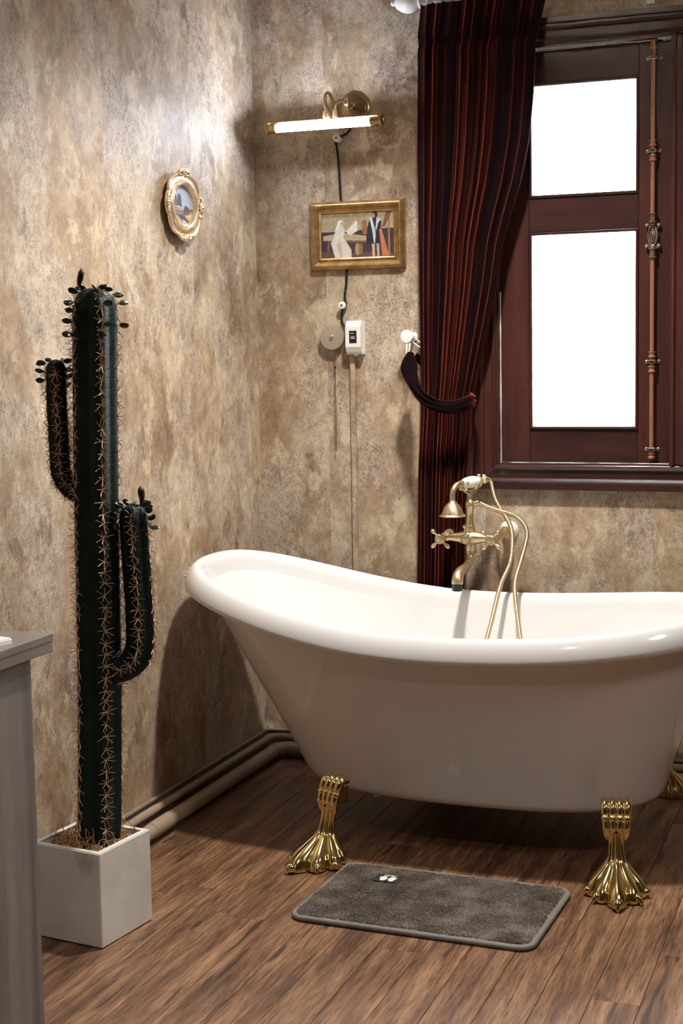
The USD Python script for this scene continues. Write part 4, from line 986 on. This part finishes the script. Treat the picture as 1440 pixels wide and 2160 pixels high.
# finer steps near the tips so the domes are round
def with_tip(pts, n=60):
    p = spline(pts, 200)
    s_ = np.r_[0, np.cumsum(np.linalg.norm(np.diff(p, axis=0), axis=1))]
    q = 1 - (1 - np.linspace(0, 1, n)) ** 1.6
    return A([np.interp(q * s_[-1], s_, p[:, c]) for c in range(3)]).T
CAM_A = math.atan2(CAM[1] - CB[1], CAM[0] - CB[0])      # bearing of the room's middle from the plant
main, mrl, mnl = column(with_tip([CB - A([0, 0, .03]), CB + (CT - CB) * .3 + A([.004, .001, 0]), CB + (CT - CB) * .65, CT], 90), 1.0, .0545, 5, CAM_A + .33, 90, .55, .22)
obj('main_stem', main, cactus_skin, cac, smooth=50)
obj('stem_spines', spines(mrl, mnl, .0275, .0155, 3, .02, .035), spine_mat, cac, smooth=False, kind='stuff', label='stars of pinkish spines along the stem ribs')
LA0 = CB + (CT - CB) * .640; RA0 = CB + (CT - CB) * .330
DL = A([-VR[0], -VR[1], 0])
la = [LA0 + DL * .010 + A([0, 0, -.003]), LA0 + DL * .046 + A([0, 0, .008]), LA0 + DL * .072 + A([0, 0, .040]), LA0 + DL * .078 + A([0, 0, .10]), LA0 + DL * .080 + A([0, 0, .20]), LA0 + DL * .078 + A([0, 0, .312])]
lam, lrl, lnl = column(with_tip(la, 60), .8, .0240, 5, CAM_A + .55, 60, .6, .20)
obj('arm', lam, cactus_skin, cac, smooth=50)
obj('arm_spines', spines(lrl, lnl, .0225, .0132, 4, .03, .02), spine_mat, cac, smooth=False, kind='stuff', label='pinkish spines on the shorter left arm')
DR = A([VR[0], VR[1], 0])
ra = [RA0 + DR * .010 + A([0, 0, -.004]), RA0 + DR * .060 + A([0, 0, .0]), RA0 + DR * .096 + A([0, 0, .026]), RA0 + DR * .107 + A([0, 0, .085]), RA0 + DR * .104 + A([0, 0, .22]), RA0 + DR * .098 + A([0, 0, .385])]
ram, rrl, rnl = column(with_tip(ra, 70), .8, .0345, 5, CAM_A + .10, 70, .6, .22)
obj('arm', ram, cactus_skin, cac, smooth=50)
obj('arm_spines', spines(rrl, rnl, .0240, .0140, 5, .03, .03), spine_mat, cac, smooth=False, kind='stuff', label='pinkish spines on the thicker right arm')
def leaf(P, d, L_, w_):
    d = A(d, float); d /= np.linalg.norm(d); F = frame_of(d, (rng.uniform(-.3, .3), rng.uniform(-.3, .3), 1))
    tw = rng.uniform(.5, 2.6); fn = math.cos(tw) * F[:, 1] + math.sin(tw) * F[:, 0]
    s_ = np.linspace(0, 1, 10)
    ctr = P + np.outer(s_ * L_, d) + np.outer(.16 * L_ * s_ ** 2, fn * rng.choice([-1, 1]))
    wd = np.where(s_ < .28, .10, np.sqrt(np.clip(1 - ((s_ - .64) / .365) ** 2, 0, 1))); wd = np.maximum(wd, .02) * w_
    return tube(ctr, wd, 10, squash=(1, .20), up=fn)
def leaves_on(rl, nl, top_span, step, L_, seed, n_extra):
    r_ = np.random.default_rng(seed)
    for k in range(rl.shape[1]):
        line, nn = rl[:, k], nl[:, k]
        s_ = np.r_[0, np.cumsum(np.linalg.norm(np.diff(line, axis=0), axis=1))]
        for d in np.arange(.008 + r_.uniform(0, .008), top_span, step):
            if d > top_span * .62 and r_.uniform() < .35: continue
            at_ = s_[-1] - d - .006
            P = A([np.interp(at_, s_, line[:, c]) for c in range(3)]); nrm = A([np.interp(at_, s_, nn[:, c]) for c in range(3)])
            nrm = nrm / np.linalg.norm(nrm) + A([0, 0, .12 + r_.uniform(-.25, .3)])
            for j in range(1 if r_.uniform() < .6 else 2):
                sd = np.cross(nrm, [0, 0, 1]); sd /= np.linalg.norm(sd)
                obj('leaf', leaf(P - .003 * nrm, nrm + sd * r_.uniform(-.7, .7), L_ * 1.15 * r_.uniform(.85, 1.1), L_ * .265), leaf_mat, cac, smooth=50)
leaves_on(mrl, mnl, .135, .024, .027, 21, 0)
leaves_on(lrl, lnl, .078, .0195, .024, 22, 0)
leaves_on(rrl, rnl, .080, .0190, .026, 23, 0)
def bud(P, lean, hgt, r):
    d = A([0, 0, 1.0]) + A(lean)
    p = spline([P, P + A(lean) * hgt * .25 + A([0, 0, hgt * .35]), P + A(lean) * hgt * .1 + A([0, 0, hgt * .7]), P + A([0, 0, hgt])], 18)
    b = obj('bud', tube(p[:15], np.interp(np.linspace(0, 1, 15), [0, .4, .7, 1], [.55, .70, 1.0, .95]) * r, 12), leaf_mat, cac, smooth=50)
    obj('bud_tip', tube(p[13:], np.interp(np.linspace(0, 1, 5), [0, .4, 1], [1.02, .8, .06]) * r, 12), bud_red, b, smooth=50)
bud(CT + DL * .024 + A([0, 0, -.012]), DL * .5, .056, .0075)
TR = ra[-1]
bud(TR + DR * .020 + A([0, 0, -.010]), DR * .1, .052, .0082)
tf = []
for k in range(36):
    e = A([rng.normal(), rng.normal(), abs(rng.normal()) + .3]); e /= np.linalg.norm(e)
    p0 = TR + DR * -.002 + A([0, 0, -.002])
    tf.append(tube([p0, p0 + e * rng.uniform(.010, .017)], [.0007, .0003], 4))
obj('white_tuft', tf, tuft_mat, cac, smooth=False, kind='stuff', label='tiny white bristle tuft on the right arm tip')

# ---------------------------------------------------------------- bath mat
MQ = A([[.651, -1.010], [1.262, -1.030], [1.262, -1.430], [.668, -1.414]])
MC = MQ.mean(0); e1 = ((MQ[1] - MQ[0]) + (MQ[2] - MQ[3])) / 2; ML = np.linalg.norm(e1); e1 /= ML; e2 = A([-e1[1], e1[0]]); MW = .402
bm = thing('bath_mat', 'grey-brown shaggy bath mat on the wood floor in front of the tub', 'bath mat', (MC[0], MC[1], 0))
def rrect(hx, hy, r, n=10):
    pts = []
    for cx, cy, a0 in ((hx - r, hy - r, 0), (-hx + r, hy - r, PI / 2), (-hx + r, -hy + r, PI), (hx - r, -hy + r, 1.5 * PI)):
        for q in np.linspace(0, PI / 2, n): pts.append((cx + r * math.cos(a0 + q), cy + r * math.sin(a0 + q)))
    return A(pts)
def m2w(p, z):
    p = np.asarray(p); return np.c_[MC[0] + p[:, 0] * e1[0] + p[:, 1] * e2[0], MC[1] + p[:, 0] * e1[1] + p[:, 1] * e2[1], np.broadcast_to(z, (len(p),))]
rr_ = rrect(ML / 2 - .006, MW / 2 - .006, .034)
obj('binding', tube(m2w(rr_, .0075), .0072, 12, closed=True, up=A([0, 0, 1.0])), mat_edge, bm, smooth=True, label='smooth grey bound edge')
nx_, ny_ = 150, 100
gx, gy = np.meshgrid(np.linspace(-1, 1, nx_), np.linspace(-1, 1, ny_), indexing='ij')
pp = np.stack([gx * (ML / 2 - .008), gy * (MW / 2 - .008)], -1).reshape(-1, 2)
inner_ = Polygon(rrect(ML / 2 - .010, MW / 2 - .010, .030))
hx, hy, rc = ML / 2 - .008, MW / 2 - .008, .032
qx, qy = np.abs(pp[:, 0]) - (hx - rc), np.abs(pp[:, 1]) - (hy - rc)
over = (qx > 0) & (qy > 0) & (np.hypot(np.maximum(qx, 0), np.maximum(qy, 0)) > rc)
k_ = rc / np.maximum(np.hypot(qx, qy), 1e-9)
pp[over, 0] = np.sign(pp[over, 0]) * (hx - rc + qx[over] * k_[over]); pp[over, 1] = np.sign(pp[over, 1]) * (hy - rc + qy[over] * k_[over])
zz_ = .0105 + .0035 * meshkit.fbm(np.c_[pp * 38, pp[:, 0] * 0], 4, 2)
ed = np.minimum(hx - np.abs(pp[:, 0]), hy - np.abs(pp[:, 1])); zz_ -= .004 * np.clip(1 - ed / .012, 0, 1)
obj('pile_base', T(grid(m2w(pp, zz_).reshape(nx_, ny_, 3))), mat_pile, bm, smooth=True)
NH = 42000
h2 = np.c_[rng.uniform(-hx + .006, hx - .006, NH), rng.uniform(-hy + .006, hy - .006, NH)]
qx, qy = np.abs(h2[:, 0]) - (hx - rc), np.abs(h2[:, 1]) - (hy - rc)
h2 = h2[~((qx > 0) & (qy > 0) & (np.hypot(np.maximum(qx, 0), np.maximum(qy, 0)) > rc - .004))]
LB = (-.155, .107)                                      # centre of the sewn label
h2 = h2[~((np.abs(h2[:, 0] - LB[0]) < .040) & (np.abs(h2[:, 1] - LB[1]) < .028))]
n_h = len(h2)
flow = 6.3 * meshkit.fbm(np.c_[h2 * 11, h2[:, 0] * 0], 3, 5) + rng.normal(0, .5, n_h)
lean = rng.uniform(.003, .009, n_h)[:, None] * np.c_[np.cos(flow), np.sin(flow)]
b0 = m2w(h2, .0105); t1 = m2w(h2 + lean * .5, .0105 + rng.uniform(.003, .0055, n_h)); t2 = m2w(h2 + lean * 1.2, .0105 + rng.uniform(.004, .0075, n_h))
org = world_origin(bm)
pts = (np.stack([b0, t1, t2], 1).reshape(-1, 3) - org).astype(np.float32)
cv = UsdGeom.BasisCurves.Define(stage, path_for(pth(bm), 'pile'))
cv.CreateTypeAttr('linear'); cv.CreateCurveVertexCountsAttr(Vt.IntArray.FromNumpy(np.full(n_h, 3, np.int32)))
cv.CreatePointsAttr(Vt.Vec3fArray.FromNumpy(pts)); cv.CreateWidthsAttr(Vt.FloatArray.FromNumpy(np.tile(A([.0014, .0011, .0004], np.float32), n_h))); cv.SetWidthsInterpolation('vertex')
UsdShade.MaterialBindingAPI.Apply(cv.GetPrim()).Bind(mat_pile)
meta(cv, 'short shaggy grey-brown pile', kind='stuff')
def lab(poly, z, h):
    m_ = extrude(poly, h); v = m_.vertices
    return trimesh.Trimesh(m2w(A(LB) + v[:, :2], z + v[:, 2]), m_.faces, process=False)
lp = obj('sewn_label', lab(sbox(-.037, -.026, .037, .026), .0150, .0012), label_black, bm, smooth=False, label='black sewn label with a white footprint emblem')
def sole(sgn):
    from shapely import affinity
    s_ = affinity.rotate(affinity.scale(Polygon(ell(0, 0, .0095, .0150, 28)), 1, 1), sgn * -14, origin=(0, 0))
    s_ = s_.union(Polygon(ell(0, -.010, .007, .008, 20)))
    s_ = affinity.translate(s_, sgn * .0115, -.004)
    toes = [Polygon(ell(sgn * (.0045 + .0042 * k), .0135 - .0013 * k * k * .6 + .001, .0021 + (.0008 if k == 0 else 0), .0026, 12)) for k in range(5)]
    return [s_] + toes
em = [p_ for s_ in (-1, 1) for p_ in sole(s_)]
obj('footprint_emblem', [lab(p_, .0160, .0009) for p_ in em], label_white, lp, smooth=False)
tx = []
for k, (a_, b_) in enumerate(((-.018, -.012), (-.011, -.006), (-.005, .003), (.004, .009), (.010, .018))):
    tx.append(lab(sbox(a_, .0195, b_, .0215), .0160, .0008))
obj('label_lettering', tx, label_white, lp, smooth=False)

# ---------------------------------------------------------------- cabinet at the left edge
cb = thing('cabinet', 'grey wood-grain cabinet with an overhanging top at the left edge', 'cabinet', (.21, -2.5, 0))
KX, KY, KZ = .418, -2.027, .800
obj('countertop', bx((.004, -3.05, KZ - .0155), (KX, KY, KZ), .0012), grey_wood_top, cb)
obj('top_edging', bx((.006, -3.045, KZ - .038), (KX - .0015, KY - .002, KZ - .0165), .0012), grey_wood_top, cb)
obj('side_panel', bx((KX - .036, -3.02, .0), (KX - .018, KY - .060, KZ - .038), .001), grey_wood_v, cb)
obj('back_panel', bx((.110, KY - .078, .0), (KX - .037, KY - .060, KZ - .038), .001), grey_wood_v, cb)
obj('front_panel', bx((.110, -3.02, .0), (KX - .037, -3.002, KZ - .038), .001), grey_wood_v, cb)
case_ = sbox(-.05, -.012, .05, .012).buffer(.006)
Rc = trimesh.transformations.rotation_matrix(math.radians(76), [0, 0, 1])[:3, :3]
obj('plastic_case', [extrude(case_, .008, Rc, (.366, -2.192, KZ)), extrude(case_.buffer(-.002), .003, Rc, (.366, -2.192, KZ + .0075))], plain('white_gloss', (.85, .85, .83), .25), None, smooth=40, label='small white rounded case lying on the grey cabinet top', cat='case')
